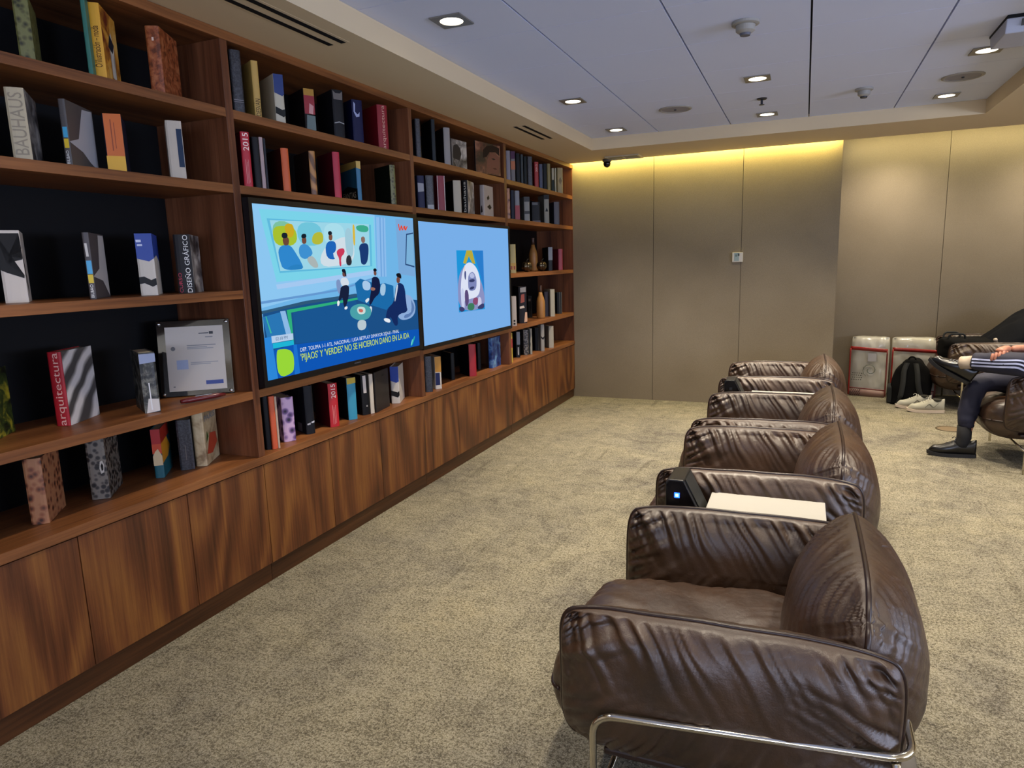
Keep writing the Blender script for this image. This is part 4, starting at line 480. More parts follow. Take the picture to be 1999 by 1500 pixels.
 ('navy book with a white label, above the second television beside the divider', G3, -0.0439, 3.9049, 1.7886, 40, 0.0465, 0.2008, 0.19, dict(c='20223e', prints=[('s', '8a8a90', [(0.05, 0.5), (0.9, 0.52), (0.9, 0.76), (0.05, 0.78)])])),
 ('dark grey book with pale foot, above the second television', G3, -0.0481, 4.0228, 1.7886, 40, 0.053, 0.214, 0.19, dict(c='2a2c36', prints=[('s', '9a9a9a', [(0.1, 0.0), (0.9, 0.0), (0.9, 0.14), (0.1, 0.14)])], art='dark')),
 ('crimson book with white edges, above the second television', G3, -0.049, 4.1732, 1.7886, 40, 0.0545, 0.2271, 0.19, dict(c='7a1426', prints=[('s', 'b9a8a4', [(0, 0), (0.08, 0), (0.08, 1), (0, 1)]), ('s', 'b9a8a4', [(0.9, 0), (1, 0), (1, 1), (0.9, 1)])])),
 ('plain ivory book with a black cover, above the second television', G3, -0.0513, 4.4104, 1.7886, 40, 0.058, 0.2198, 0.19, dict(c='a8a08c', cc='0c0b0c')),
 ('black book with white bauhaus lettering, above the second television', G3, -0.0572, 4.5443, 1.7886, 79, 0.044, 0.232, 0.186, dict(c='14110f', art2='greyphoto', txt=[('s', 'bauhaus', 'c8c0b0', 0.026, 0.5, 0.9)])),
 ('white book spotted with black shapes, above the second television', G3, -0.049, 4.8285, 1.7886, 87, 0.035, 0.2244, 0.189, dict(c='a09690', prints=[('r', '191514', [(0.3, 0.6), (0.5, 0.7), (0.6, 0.6), (0.4, 0.52)]), ('r', '191514', [(0.3, 0.3), (0.6, 0.4), (0.8, 0.3), (0.6, 0.22)]), ('s', '191514', [(0.2, 0.1), (0.6, 0.12), (0.5, 0.35), (0.3, 0.3)])])),
 ('pair-thick charcoal binder against the second divider, worktop', G3, -0.055, 3.9019, 0.6014, 40, 0.0505, 0.2383, 0.19, dict(c='242122', art='dark')),
 ('yellow, navy and white book on the worktop below the second television', G3, -0.0487, 4.0232, 0.6014, 40, 0.0445, 0.2204, 0.19, dict(c='c8c0b4', prints=[('s', 'b9801c', [(0, 0.53), (1, 0.52), (1, 1), (0, 1)]), ('s', '1c2450', [(0.02, 0.12), (0.74, 0.12), (0.74, 0.5), (0.02, 0.5)])])),
 ('black book with a faint grey line, worktop below the second television', G3, -0.1254, 4.3973, 0.6014, 40, 0.03, 0.1959, 0.19, dict(c='0f1112')),
 ('plain red book on the worktop below the second television', G3, -0.0565, 4.5609, 0.6014, 40, 0.0575, 0.2409, 0.19, dict(c='9c1620', cc='0b0a0c')),
 ('black book between the red one and the blue art book, worktop', G3, -0.1463, 4.8924, 0.6014, 40, 0.0295, 0.2131, 0.19, dict(c='0d0c0e')),
 ('blue art book with pale hands, worktop by the third divider', G3, -0.0888, 4.9693, 0.6014, 86, 0.035, 0.243, 0.194, dict(c='1c2a5c', art='blueart', art2='blueart')),
 ('pale grey book beside the third divider, top shelf of the farthest bay', G4, -0.0412, 5.3398, 2.0936, 52, 0.0345, 0.2342, 0.19, dict(c='7e7880')),
 ('plum and orange book, second on the top shelf of the farthest bay', G4, -0.0432, 5.4412, 2.0936, 52, 0.037, 0.2432, 0.19, dict(c='6a6462', prints=[('s', '4a2a44', [(0, 0.75), (1, 0.75), (1, 1), (0, 1)]), ('s', 'a05a30', [(0, 0.4), (1, 0.4), (1, 0.68), (0, 0.68)])])),
 ('black book, third on the top shelf of the farthest bay', G4, -0.0424, 5.5506, 2.0936, 52, 0.036, 0.2409, 0.19, dict(c='0e0f12')),
 ('thin slate book beside the black one, top shelf of the farthest bay', G4, -0.0302, 5.6299, 2.0936, 52, 0.0205, 0.2409, 0.19, dict(c='3a4042')),
 ('black-green book before the green-grey one, top shelf of the farthest bay', G4, -0.0376, 5.7137, 2.0936, 52, 0.03, 0.2359, 0.19, dict(c='0d1413')),
 ('green-grey book left of the red yearbook, top shelf of the farthest bay', G4, -0.0487, 5.8345, 2.0936, 52, 0.044, 0.2509, 0.19, dict(c='26302f', art='dark')),
 ('red yearbook lettered 2015, top shelf of the farthest bay', G4, -0.0383, 5.9756, 2.0936, 52, 0.0385, 0.2229, 0.19, dict(c='93201e', txt=[('s', '2015', 'd9b0a0', 0.022, 0.75, 0.3)])),
 ('blue-grey book right of the red yearbook, top shelf of the farthest bay', G4, -0.04, 6.1024, 2.0936, 52, 0.033, 0.2178, 0.19, dict(c='3c4258')),
 ('black book before the tan one, top shelf of the farthest bay', G4, -0.0439, 6.217, 2.0936, 52, 0.038, 0.2352, 0.19, dict(c='0c1014')),
 ('tan book in the right half of the top shelf, farthest bay', G4, -0.038, 6.3138, 2.0936, 52, 0.0305, 0.2458, 0.19, dict(c='7e7040')),
 ('book with white head and green foot, top shelf of the farthest bay', G4, -0.0305, 6.4222, 2.0936, 52, 0.021, 0.2167, 0.19, dict(c='a09a84', prints=[('s', '1c241a', [(0, 0), (1, 0), (1, 0.5), (0, 0.5)])])),
 ('thin ivory book beside the patterned cream one, top shelf of the farthest bay', G4, -0.025, 6.4919, 2.0936, 52, 0.014, 0.2245, 0.19, dict(c='a8a288')),
 ('cream book with an oval motif, last on the top shelf by the end wall', G4, -0.0559, 6.6573, 2.0936, 52, 0.057, 0.2477, 0.19, dict(c='98885c', prints=[('s', '6e5f3a', [(0.2, 0.5), (0.5, 0.35), (0.8, 0.5), (0.5, 0.65)])])),
 ('speckled book against the third divider, second shelf of the farthest bay', G4, -0.0369, 5.3168, 1.7886, 52, 0.029, 0.2432, 0.19, dict(c='6e5a48', art='leopard')),
 ('dark blue book beside the speckled one, second shelf of the farthest bay', G4, -0.0384, 5.4067, 1.7886, 52, 0.031, 0.2345, 0.19, dict(c='121726')),
 ('book with grey head and red foot, second shelf of the farthest bay', G4, -0.0437, 5.5089, 1.7886, 52, 0.0415, 0.2391, 0.19, dict(c='77777c', prints=[('s', '8e2a30', [(0, 0), (1, 0), (1, 0.5), (0, 0.5)])])),
 ('banded grey and white book, second shelf of the farthest bay', G4, -0.0538, 5.744, 1.7886, 52, 0.0505, 0.2081, 0.19, dict(c='7c7a76', prints=[('s', '3c3c3e', [(0, 0.3), (1, 0.3), (1, 0.42), (0, 0.42)]), ('s', '3c3c3e', [(0, 0.8), (1, 0.8), (1, 1), (0, 1)])])),
 ('wide black box with a grey bar, second shelf of the farthest bay', G4, -0.0822, 6.0017, 1.7886, 52, 0.0815, 0.1823, 0.19, dict(c='101012', prints=[('s', '4a4a4c', [(0.05, 0.86), (0.7, 0.86), (0.7, 0.98), (0.05, 0.98)]), ('s', '4e4040', [(0.1, 0), (1, 0), (1, 0.1), (0.1, 0.1)])])),
 ('ivory book with black head and small arrow, second shelf of the farthest bay', G4, -0.0496, 6.2431, 1.7886, 52, 0.049, 0.2621, 0.19, dict(c='7e7c70', prints=[('s', '18191b', [(0, 0.85), (1, 0.85), (1, 1), (0, 1)]), ('s', '18191b', [(0.2, 0.42), (0.8, 0.42), (0.5, 0.56)])])),
 ('plain grey book, last on the second shelf by the end wall', G4, -0.0589, 6.5461, 1.7886, 52, 0.057, 0.2192, 0.19, dict(c='46424a')),
 ('cream and yellow book with red spots behind the second television, third shelf', G4, -0.0914, 5.4817, 1.3469, 52, 0.0525, 0.2411, 0.19, dict(c='a8985e', prints=[('s', 'b08a30', [(0, 0.1), (1, 0.1), (1, 0.35), (0, 0.35)]), ('s', '8c2a1c', [(0.1, 0.12), (0.35, 0.12), (0.35, 0.24), (0.1, 0.24)]), ('s', '8c2a1c', [(0.6, 0.12), (0.85, 0.12), (0.85, 0.24), (0.6, 0.24)])])),
 ('grey-headed black book right of the bottle vase, third shelf', G4, -0.0835, 6.4251, 1.3469, 52, 0.0425, 0.2259, 0.19, dict(c='1a1c20', prints=[('s', '6a6f7a', [(0, 0.45), (1, 0.45), (1, 1), (0, 1)])])),
 ('pink book at the end of the third shelf, farthest bay', G4, -0.0862, 6.7339, 1.3469, 52, 0.046, 0.2114, 0.19, dict(c='8a2c3e')),
 ('thin dark red book just behind the second television, fourth shelf', G4, -0.0797, 5.4028, 0.9043, 52, 0.0175, 0.2319, 0.19, dict(c='5c1a1c')),
 ('white book with two black dots, fourth shelf of the farthest bay', G4, -0.0451, 5.3786, 0.9043, 52, 0.042, 0.2493, 0.09, dict(c='a59a90', prints=[('s', '15120f', [(0.3, 0.14), (0.7, 0.14), (0.7, 0.2), (0.3, 0.2)]), ('s', '15120f', [(0.3, 0.04), (0.7, 0.04), (0.7, 0.1), (0.3, 0.1)])])),
 ('tall black, red and white poster book, fourth shelf of the farthest bay', G4, -0.0755, 5.6155, 0.9043, 52, 0.0735, 0.3218, 0.19, dict(c='151012', prints=[('s', '8a8480', [(0.2, 0.84), (0.9, 0.85), (0.9, 0.98), (0.2, 0.97)]), ('s', '8c3a20', [(0.2, 0.55), (0.7, 0.58), (0.7, 0.8), (0.3, 0.78)]), ('s', 'c9b8a8', [(0.1, 0.4), (0.7, 0.42), (0.6, 0.48), (0.1, 0.46)]), ('s', 'c9a080', [(0.6, 0.02), (1, 0.04), (1, 0.3), (0.75, 0.3)])])),
 ('small black box before the second bottle vase, fourth shelf', G4, -0.2335, 6.2347, 0.9043, 52, 0.0425, 0.2097, 0.19, dict(c='0d0d0e', prints=[('s', '7a766e', [(0.1, 0.75), (0.6, 0.75), (0.6, 0.86), (0.1, 0.86)])])),
 ('plum grey book right of the second bottle vase, fourth shelf', G4, -0.1091, 6.358, 0.9043, 52, 0.0455, 0.2415, 0.19, dict(c='2c2830')),
 ('white book near the end of the fourth shelf, farthest bay', G4, -0.0482, 6.3605, 0.9043, 52, 0.046, 0.2643, 0.19, dict(c='a09884')),
 ('black slipcase with pale edges, end of the fourth shelf by the wall', G4, -0.1025, 6.7114, 0.9043, 52, 0.054, 0.2194, 0.19, dict(c='121212', prints=[('s', '6a685c', [(0.55, 0), (0.62, 0), (0.62, 1), (0.55, 1)]), ('s', '6a685c', [(0.9, 0), (0.97, 0), (0.97, 1), (0.9, 1)])])),
 ('yellow and red book against the third divider, worktop of the farthest bay', G4, -0.0355, 5.2999, 0.6014, 52, 0.0205, 0.2519, 0.19, dict(c='b99a2e', prints=[('s', 'a8301e', [(0, 0.5), (1, 0.5), (1, 0.8), (0, 0.8)])])),
 ('grey-headed black and white book, worktop of the farthest bay', G4, -0.1075, 5.5992, 0.6014, 52, 0.038, 0.2282, 0.19, dict(c='15161a', prints=[('s', '7c8088', [(0.2, 0.5), (1, 0.5), (1, 1), (0.2, 1)]), ('s', 'a8a8a4', [(0.4, 0.1), (0.7, 0.1), (0.7, 0.4), (0.4, 0.4)])])),
 ('black photo book with small pale figures, worktop of the farthest bay', G4, -0.1027, 5.7689, 0.6014, 52, 0.0475, 0.2282, 0.19, dict(c='15131a', art='blackpat')),
 ('white book with a torn black edge, worktop of the farthest bay', G4, -0.0704, 5.8173, 0.6014, 52, 0.033, 0.2362, 0.19, dict(c='8e8878', prints=[('s', '121110', [(0, 0), (0.4, 0), (0.3, 0.2), (0.5, 0.4), (0.3, 0.6), (0.5, 0.8), (0.3, 1), (0, 1)])])),
 ('black slipcase with a thin white line, worktop of the farthest bay', G4, -0.1106, 6.0823, 0.6014, 52, 0.0495, 0.2194, 0.19, dict(c='141516', prints=[('s', '6e6c66', [(0.6, 0), (0.68, 0), (0.68, 1), (0.6, 1)])])),
 ('white book with a black swirl, worktop of the farthest bay', G4, -0.0433, 6.0623, 0.6014, 52, 0.035, 0.2514, 0.1, dict(c='8a857e', prints=[('s', '1a1414', [(0, 0.5), (0.6, 0.42), (1, 0.5), (1, 0.56), (0.5, 0.5), (0, 0.58)])])),
 ('cream book, last on the worktop before the end wall', G4, -0.051, 6.3064, 0.6014, 52, 0.0495, 0.2135, 0.19, dict(c='9c9484')),
]
for r in BOOKS: book(*r)
# ------------------------------------------------------------------ other shelf pieces
def bottle(label, x, y, z, hh, r):
    t = thing('bottle_vase', label, 'vase', (x, y, z + 0.0006), group='tan bottle vases')
    obj('body', lathe(nb(), [(0, 0), (r * 0.92, 0), (r, 0.01), (r, hh * 0.42), (r * 0.97, hh * 0.52), (r * 0.8, hh * 0.62), (r * 0.5, hh * 0.72), (r * 0.38, hh * 0.80), (0, hh * 0.80)]), mat('tan_ceramic', 'a07038', 0.45), t, smooth=True)
    obj('neck', lathe(nb(), [(0, hh * 0.801), (r * 0.37, hh * 0.801), (r * 0.33, hh * 0.9), (r * 0.36, hh * 0.97), (r * 0.40, hh * 0.985), (r * 0.36, hh), (r * 0.26, hh), (r * 0.24, hh * 0.93), (0, hh * 0.93)]), mat('brown_glaze', '4c3428', 0.4), t, smooth=True)
bottle('tan bottle vase with brown neck between the two bronze gourds', -0.25, 6.447, ZC_, 0.322, 0.043)
bottle('tan bottle vase with brown neck on the fourth shelf, between black box and plum book', -0.075, 6.16, ZD, 0.31, 0.041)
def gourd(label, x, y):
    t = thing('gourd_ornament', label, 'ornament', (x, y, ZC_ + 0.0006), group='bronze gourd ornaments')
    b = nb(); n = 48; prof = []
    for i in range(17):
        a = -PI / 2 + PI * i / 16; prof.append((math.cos(a), math.sin(a)))
    rings = []
    for ra, za in prof:
        ring = []
        for j in range(n):
            th = 2 * PI * j / n; rr = (0.048 * ra + 0.0001) * (1 + 0.07 * math.cos(8 * th)); zz = 0.052 + 0.052 * za - 0.014 * (1 - ra) * (za > 0)
            ring.append(b.verts.new((rr * math.cos(th), rr * math.sin(th), zz)))
        rings.append(ring)
    for a, c in zip(rings, rings[1:]):
        for j in range(n): b.faces.new((a[j], a[(j + 1) % n], c[(j + 1) % n], c[j]))
    obj('body', b, mat('bronze', '5c5240', 0.25, 0.9), t, smooth=True)
    obj('stem', tube(nb(), [(0, 0, 0.085), (0.002, 0, 0.1), (0.008, 0.004, 0.112), (0.018, 0.006, 0.116)], 0.006, 8), mat('bronze_dark', '3a342a', 0.35, 0.9), t, smooth=True)
gourd('bronze gourd ornament left of the bottle vase on the third shelf', -0.08, 5.832)
gourd('bronze gourd ornament right of the bottle vase on the third shelf', -0.085, 6.235)
# acrylic frame
fr = thing('certificate_frame', 'acrylic certificate frame with steel corner studs leaning on the fourth shelf', 'frame', (-0.170, 2.164, ZD + 0.001), 0)
fr.rotation_euler = (math.radians(-9), 0, math.atan2(0.175, 0.213) )
M_acr = mat('smoked_acrylic', '1a1512', 0.08, spec=0.6, coat=0.5)
obj('backing', bx(-0.145, 0.145, -0.006, 0.006, 0, 0.325), M_acr, fr, bev=0.002)
b = nb(); box(b, -0.112, 0.118, -0.0072, -0.0062, 0.022, 0.298)
ps = obj('certificate', b, mat('paper', 'c4bcb2', 0.6), fr)
for s, c, size, u, v in (('ESPACIO', '3a3e4a', 0.010, 0.02, 0.262), ('Club', '3a3e4a', 0.007, 0.065, 0.248), ('Certificado de bienvenida', '7d8084', 0.006, -0.03, 0.212), ('a nuestros visitantes', '8d9094', 0.005, -0.03, 0.198), ('Salas de lectura', '8d9094', 0.005, -0.03, 0.12)):
    pass
for u0, u1, v, c in ((-0.03, 0.085, 0.214, '86878a'), (-0.03, 0.05, 0.206, '9a9a9c'), (-0.03, 0.075, 0.2, '9a9a9c'), (-0.02, 0.09, 0.14, '9a9a9c'), (-0.02, 0.06, 0.133, '9a9a9c'), (0.02, 0.06, 0.265, '3e4450'), (0.045, 0.075, 0.248, '7a7c80'), (-0.095, -0.087, 0.04, '5a5c60')):
    obj('printed_line', bx(u0, u1, -0.0078, -0.0073, v, v + 0.004), mat('ink_' + c, c, 0.6), ps)
obj('blue_logo', bx(0.035, 0.105, -0.0078, -0.0073, 0.045, 0.062), mat('ink_blue', '2c3f86', 0.5), ps)
obj('dark_logo', bx(0.062, 0.078, -0.0078, -0.0073, 0.262, 0.274), mat('ink_dark', '23252c', 0.5), ps)
obj('pale_blue_square', bx(-0.075, -0.03, -0.0078, -0.0073, 0.115, 0.155), mat('ink_pale', '98a4c0', 0.5), ps)
obj('seal', lathe(nb(), [(0, 0), (0.009, 0), (0.009, 0.0005), (0, 0.0005)], n=20), mat('ink_seal', '6a6c70', 0.5), ps, loc=(-0.085, -0.0073, 0.205)).rotation_euler = (PI / 2, 0, 0)
for u in (-0.133, 0.133):
    for v in (0.012, 0.313):
        o = obj('corner_stud', lathe(nb(), [(0, 0), (0.008, 0), (0.008, 0.004), (0.005, 0.007), (0, 0.007)], n=18), mat('steel', 'b8b6b0', 0.25, 1.0), fr, smooth=True, loc=(u, -0.006, v)); o.rotation_euler = (PI / 2, 0, 0)
pc = thing('folding_knife_case', 'dark red slim case lying in front of the acrylic frame', 'case', (-0.075, 1.985, ZD + 0.001), math.atan2(0.169, 0.07) )
obj('body', tube(nb(), [(0, 0, 0.011), (0.03, 0, 0.012), (0.1, 0.004, 0.013), (0.15, 0.008, 0.014), (0.185, 0.012, 0.013)], 0.0105, 12, taper=[0.7, 1, 1, 1, 0.55]), mat('dark_red_plastic', '5a1418', 0.3), pc, smooth=True)
obj('clip', bx(0.06, 0.125, -0.003, 0.005, 0.024, 0.0255), mat('steel', 'b8b6b0', 0.25, 1.0), pc)
# ------------------------------------------------------------------ leather armchairs
ML = leather(); MLP = mat('leather_piping', '24130d', 0.35, spec=0.5); M_chr = mat('chrome', 'd8d2c4', 0.09, 1.0)
def pillow(Wd, Hd, T, nu, nv, seed, amp=0.007, crown=0.0, freq=26.0, round_=0.10, puff=0.42, wave=0.004, fold=0.006, slant=0.5, pa=5.0, pb=5.0):
    """knife-edge cushion: two bulging panels meeting at a seam; returns side grids and the seam loop (local u, v, w)"""
    def S(i, n):
        s = -1 + 2 * i / n; return math.sin(s * PI / 2 * 0.96) / math.sin(PI / 2 * 0.96)
    A = [S(i, nu) for i in range(nu + 1)]; Bv = [S(j, nv) for j in range(nv + 1)]
    def outline(a, b_):
        x = Wd / 2 * a * (1 - round_ * abs(a) ** 3 * abs(b_) ** 5); y = Hd / 2 * b_ * (1 - round_ * 1.6 * abs(b_) ** 3 * abs(a) ** 5)
        y += crown * (1 - a * a) * max(0, b_)
        x += wave * noise.noise(Vector((y * 6, seed, 3.1))) * abs(a) ** 4; y += wave * noise.noise(Vector((x * 6, seed + 9, 1.1))) * abs(b_) ** 4
        return x, y
    def side(sg):
        G = []
        for a in A:
            row = []
            for b_ in Bv:
                x, y = outline(a, b_)
                t = T / 2 * max(0, 1 - abs(a) ** pa) ** puff * max(0, 1 - abs(b_) ** pb) ** puff
                du = Wd / 2 * (1 - abs(a)); dv = Hd / 2 * (1 - abs(b_))
                g = 0.0
                for d, al, sd in ((dv, x, 0.0 if b_ > 0 else 5.0), (du, y, 11.0 if a > 0 else 17.0)):
                    if d < 0.22:
                        al2 = al + slant * d + 0.02 * noise.noise(Vector((al * 7, d * 9, seed + sd)))
                        q = noise.noise(Vector((al2 * freq, d * 3.0, seed * 3.7 + sd + sg * 2)))
                        q = (1 - abs(q) * 2.4)
                        loc = 0.45 + 1.1 * max(0.0, noise.noise(Vector((al * 4, seed + sd, 7.7))) + 0.4)
                        g += -amp * max(q, -0.4) * loc * math.exp(-d / 0.075) * min(1, d / 0.010)
                lg = fold * noise.noise(Vector((x * 3.4 + y * 2.2, y * 5.5 - x * 1.6, seed + sg))) + fold * 0.5 * noise.noise(Vector((x * 9 + y * 6, y * 9, seed + sg * 3)))
                k = min(1, min(du, dv) / 0.03)
                row.append(Vector((x, y, sg * (t + (g + lg) * k))))
            G.append(row)
        return G
    loop = [(i, 0) for i in range(nu)] + [(nu, j) for j in range(nv)] + [(i, nv) for i in range(nu, 0, -1)] + [(0, j) for j in range(nv, 0, -1)]
    G = side(1); return G, side(-1), [G[i][j].copy() for i, j in loop]
def cushion(name, spec, M4, parent, pipe=0.006, **k):
    g1, g2, loop = pillow(*spec, **k)
    b = nb()
    for G, fl in ((g1, False), (g2, True)):
        V = [[b.verts.new(M4 @ p) for p in row] for row in G]
        for i in range(len(V) - 1):
            for j in range(len(V[0]) - 1):
                q = (V[i][j], V[i + 1][j], V[i + 1][j + 1], V[i][j + 1]); b.faces.new(q[::-1] if fl else q)
    bmesh.ops.remove_doubles(b, verts=b.verts, dist=0.0002)
    bmesh.ops.recalc_face_normals(b, faces=b.faces)
    o = obj(name, b, ML, parent, smooth=True)
    L = [M4 @ p for p in loop]; keep = [L[0]]
    for p in L[1:]:
        if (p - keep[-1]).length > 0.006: keep.append(p)
    obj('piping', tube(nb(), keep, pipe, 8, closed=True), MLP, o, smooth=True)
    return o
def basis(u, v, w, o):
    return Matrix(((u[0], v[0], w[0], o[0]), (u[1], v[1], w[1], o[1]), (u[2], v[2], w[2], o[2]), (0, 0, 0, 1)))
def make_chair(label, loc):
    t = thing('armchair', label, 'armchair', loc, 0, 'brown leather armchairs on chrome frames')
    hw = 0.352
    for s, sd in ((-1, 1.3), (1, 4.4)):
        cushion('armrest_cushion', (0.735, 0.375, 0.155, 170, 96, sd), basis((1, 0, 0.012), (0, 0.06 * s, 1), (0, -1, 0.06 * s), (0.0, s * (hw - 0.006), 0.443)), t, amp=0.032, freq=30, fold=0.009, slant=-0.6, puff=0.5, pb=4.0, round_=0.07)
    cushion('back_cushion', (0.70, 0.50, 0.325, 120, 110, 8.8), basis((0, 1, 0), (0.06, 0, 1), (1, 0, -0.06), (0.285, 0, 0.462)), t, amp=0.017, freq=52, round_=0.13, puff=0.66, pa=3.2, pb=2.3, crown=0.012, fold=0.007, slant=0.9)
    cushion('seat_cushion', (0.70, 0.60, 0.29, 110, 90, 6.1), basis((1, 0, 0.03), (0, 1, 0), (-0.03, 0, 1), (-0.105, 0, 0.315)), t, amp=0.013, freq=22, fold=0.014, round_=0.12, puff=0.45)
    # steel tube: front leg, side rail, round the back, side rail, front leg
    ys = 0.445; yb = 0.402
    p = [(-0.262, -ys, 0.0), (-0.262, -ys, 0.405), (0.385, -yb, 0.435), (0.385, yb, 0.435), (-0.262, ys, 0.405), (-0.262, ys, 0.0)]
    obj('frame', tube(nb(), bend(p, 0.055, 9), 0.0085, 12), M_chr, t, smooth=True)
    for s in (-1, 1):
        obj('rear_leg', tube(nb(), [(0.352, s * (yb + 0.006), 0.424), (0.375, s * (yb - 0.005), 0.0)], 0.0085, 12), M_chr, t, smooth=True)
        obj('side_stretcher', tube(nb(), [(-0.262, s * ys, 0.15), (0.365, s * yb, 0.15)], 0.007, 10), M_chr, t, smooth=True)
    obj('cross_bar', tube(nb(), [(-0.262, -ys, 0.15), (-0.262, ys, 0.15)], 0.007, 10), M_chr, t, smooth=True)
    obj('seat_sling', bx(-0.27, 0.33, -0.33, 0.33, 0.215, 0.235), mat('sling_leather', '2a170f', 0.5), t, bev=0.006)
    return t
def copy_tree(o, parent=None):
    c = o.copy(); C.objects.link(c); c.parent = parent
    for ch in list(o.children): copy_tree(ch, c)
    return c
ch0 = make_chair('brown leather armchair with chrome tube frame nearest the camera', (2.08, 1.815, 0))
for lab, loc, rz in [
    ('brown leather armchair just beyond the white table with the lit charging box', (2.085, 2.985, 0), 0),
    ('brown leather armchair touching the one before it, third along the row', (2.085, 3.885, 0), 0),
    ('brown leather armchair farthest along the row, nearest the fabric end wall', (2.08, 5.20, 0), 0),
    ('brown leather armchair the seated person occupies', (3.83, 5.60, 0), 0),
    ('brown leather armchair by the end wall, heaped with a black bag and jacket', (3.80, 7.42, 0), 0)]:
    c = copy_tree(ch0); c.location = loc; c.rotation_euler = (0, 0, rz); c['label'] = lab
# ------------------------------------------------------------------ side tables with charging boxes
M_wt = mat('white_laminate', 'b0ada5', 0.45); M_blk = mat('black_plastic', '121214', 0.38)
def table(label, x, y, w, group_lit):
    t = thing('side_table', label, 'side table', (x, y, 0), 0, 'narrow white side tables between armchairs')
    obj('tabletop', bx(0.012, 0.40, -w / 2, w / 2, 0.532, 0.56), M_wt, t, bev=0.003)
    obj('post', bx(0.14, 0.22, -0.03, 0.03, 0.008, 0.5315), mat('dark_steel', '2a2a2c', 0.35, 0.8), t)
    obj('foot_plate', bx(0.02, 0.34, -0.1, 0.1, 0, 0.0075), mat('dark_steel', '2a2a2c', 0.35, 0.8), t, bev=0.002)
    return t
def power_box(label, x, y, lit, tilt=0.0):
    t = thing('charging_box', label, 'charging box', (x, y, 0.4), 0, 'black charging boxes on the side tables')
    pts = [(-0.062, 0, 0.0), (0.075, 0, 0.0), (0.075, 0, 0.112), (0.0, 0, 0.26), (-0.052, 0, 0.26), (-0.062, 0, 0.245)]
    obj('housing', prism(nb(), [(px_, -0.08, pz) for px_, _, pz in pts], (0, 0.16, 0)), M_blk, t, bev=0.004)
    obj('side_cover', prism(nb(), [(px_ * 0.93 + (0.0005), -0.0812, pz * 0.97 + 0.003) for px_, _, pz in pts], (0, 0.0008, 0)), mat('black_gloss', '0a0a0e', 0.2), t)
    sq = obj('indicator', bx(-0.030, -0.012, -0.0835, -0.0815, 0.196, 0.214), mat('blue_led', '1638ff', 0.4, emit='1a48ff', es=9.0) if lit else mat('led_off', '24262c', 0.4), t)
    if lit: obj('indicator_symbol', bx(-0.026, -0.016, -0.0842, -0.0836, 0.200, 0.210), mat('blue_led_bright', '6a90ff', 0.4, emit='7aa8ff', es=6.0), t)
    obj('slanted_socket_panel', prism(nb(), [(0.0735, -0.06, 0.118), (0.0035, -0.06, 0.256), (0.0055, -0.06, 0.257), (0.0755, -0.06, 0.119)], (0, 0.12, 0)), mat('socket_panel', '1c1e1c', 0.5), t)
    return t
table('narrow white side table between the two nearest armchairs', 1.925, 2.405, 0.325, True)
power_box('black charging box with a glowing blue square, on the near side table', 1.862, 2.44, True)
table('white side table mostly hidden between the two farthest armchairs of the row', 1.925, 4.54, 0.32, False)
power_box('unlit black charging box in front of the farthest armchair of the row', 1.845, 4.56, False)
fp = obj('floor_plate', bx(2.28, 2.572, 0.62, 2.28, 0.0003, 0.006), mat('brushed_steel', '8a8888', 0.28, 0.9), bev=0.002)
tag(fp, 'flat grey metal plate on the carpet behind the nearest armchair', 'floor plate')
fb = thing('floor_outlet', 'round brown floor outlet lid set in the carpet before the seated person', 'floor outlet', (3.36, 6.37, 0))
obj('lid', lathe(nb(), [(0, 0.0005), (0.085, 0.0005), (0.085, 0.003), (0.08, 0.004), (0, 0.004)], n=36), mat('outlet_lid', '6a5a44', 0.6), fb)
obj('rim', lathe(nb(), [(0.086, 0.0005), (0.098, 0.0005), (0.098, 0.003), (0.092, 0.005), (0.086, 0.004), (0.086, 0.0005)], n=36), mat('outlet_rim', '4c4232', 0.5, 0.5), fb)
# ------------------------------------------------------------------ wall and ceiling fittings
th = thing('thermostat', 'small white thermostat with a display on the fabric end wall', 'thermostat', (1.634, YW - 0.001, 1.425))
obj('body', bx(-0.048, 0.048, -0.026, 0, -0.045, 0.045), mat('white_plastic', 'c9c4b8', 0.5), th, bev=0.003)
dp = obj('display', bx(-0.030, 0.014, -0.0275, -0.0262, -0.035, 0.04), mat('lcd', '8fa09c', 0.3), th)
obj('digit_block', bx(-0.02, -0.005, -0.0285, -0.0276, 0.005, 0.026), mat('lcd_dark', '5e706c', 0.4), dp)
obj('button_panel', bx(0.003, 0.018, -0.0300, -0.0286, 0.012, 0.034), mat('lcd_black', '303830', 0.4), dp)
M_lens = mat('lamp_lens', 'ffffff', 0.4, emit='fff2d8', es=9.0); M_trim = mat('lamp_trim', '8c8880', 0.4, 0.6)
place_txt = {(0, 3): 'near the camera over the bookcase side', (0, 6): 'over the second television side', (0, 8): 'in the corner nearest the bookcase and end wall',
             (2, 6): 'second from the end wall in the middle row', (2, 8): 'nearest the end wall in the middle row, by the sprinkler', (4, 6): 'beside the white hanging box', (4, 8): 'in the right corner, by the round speaker'}
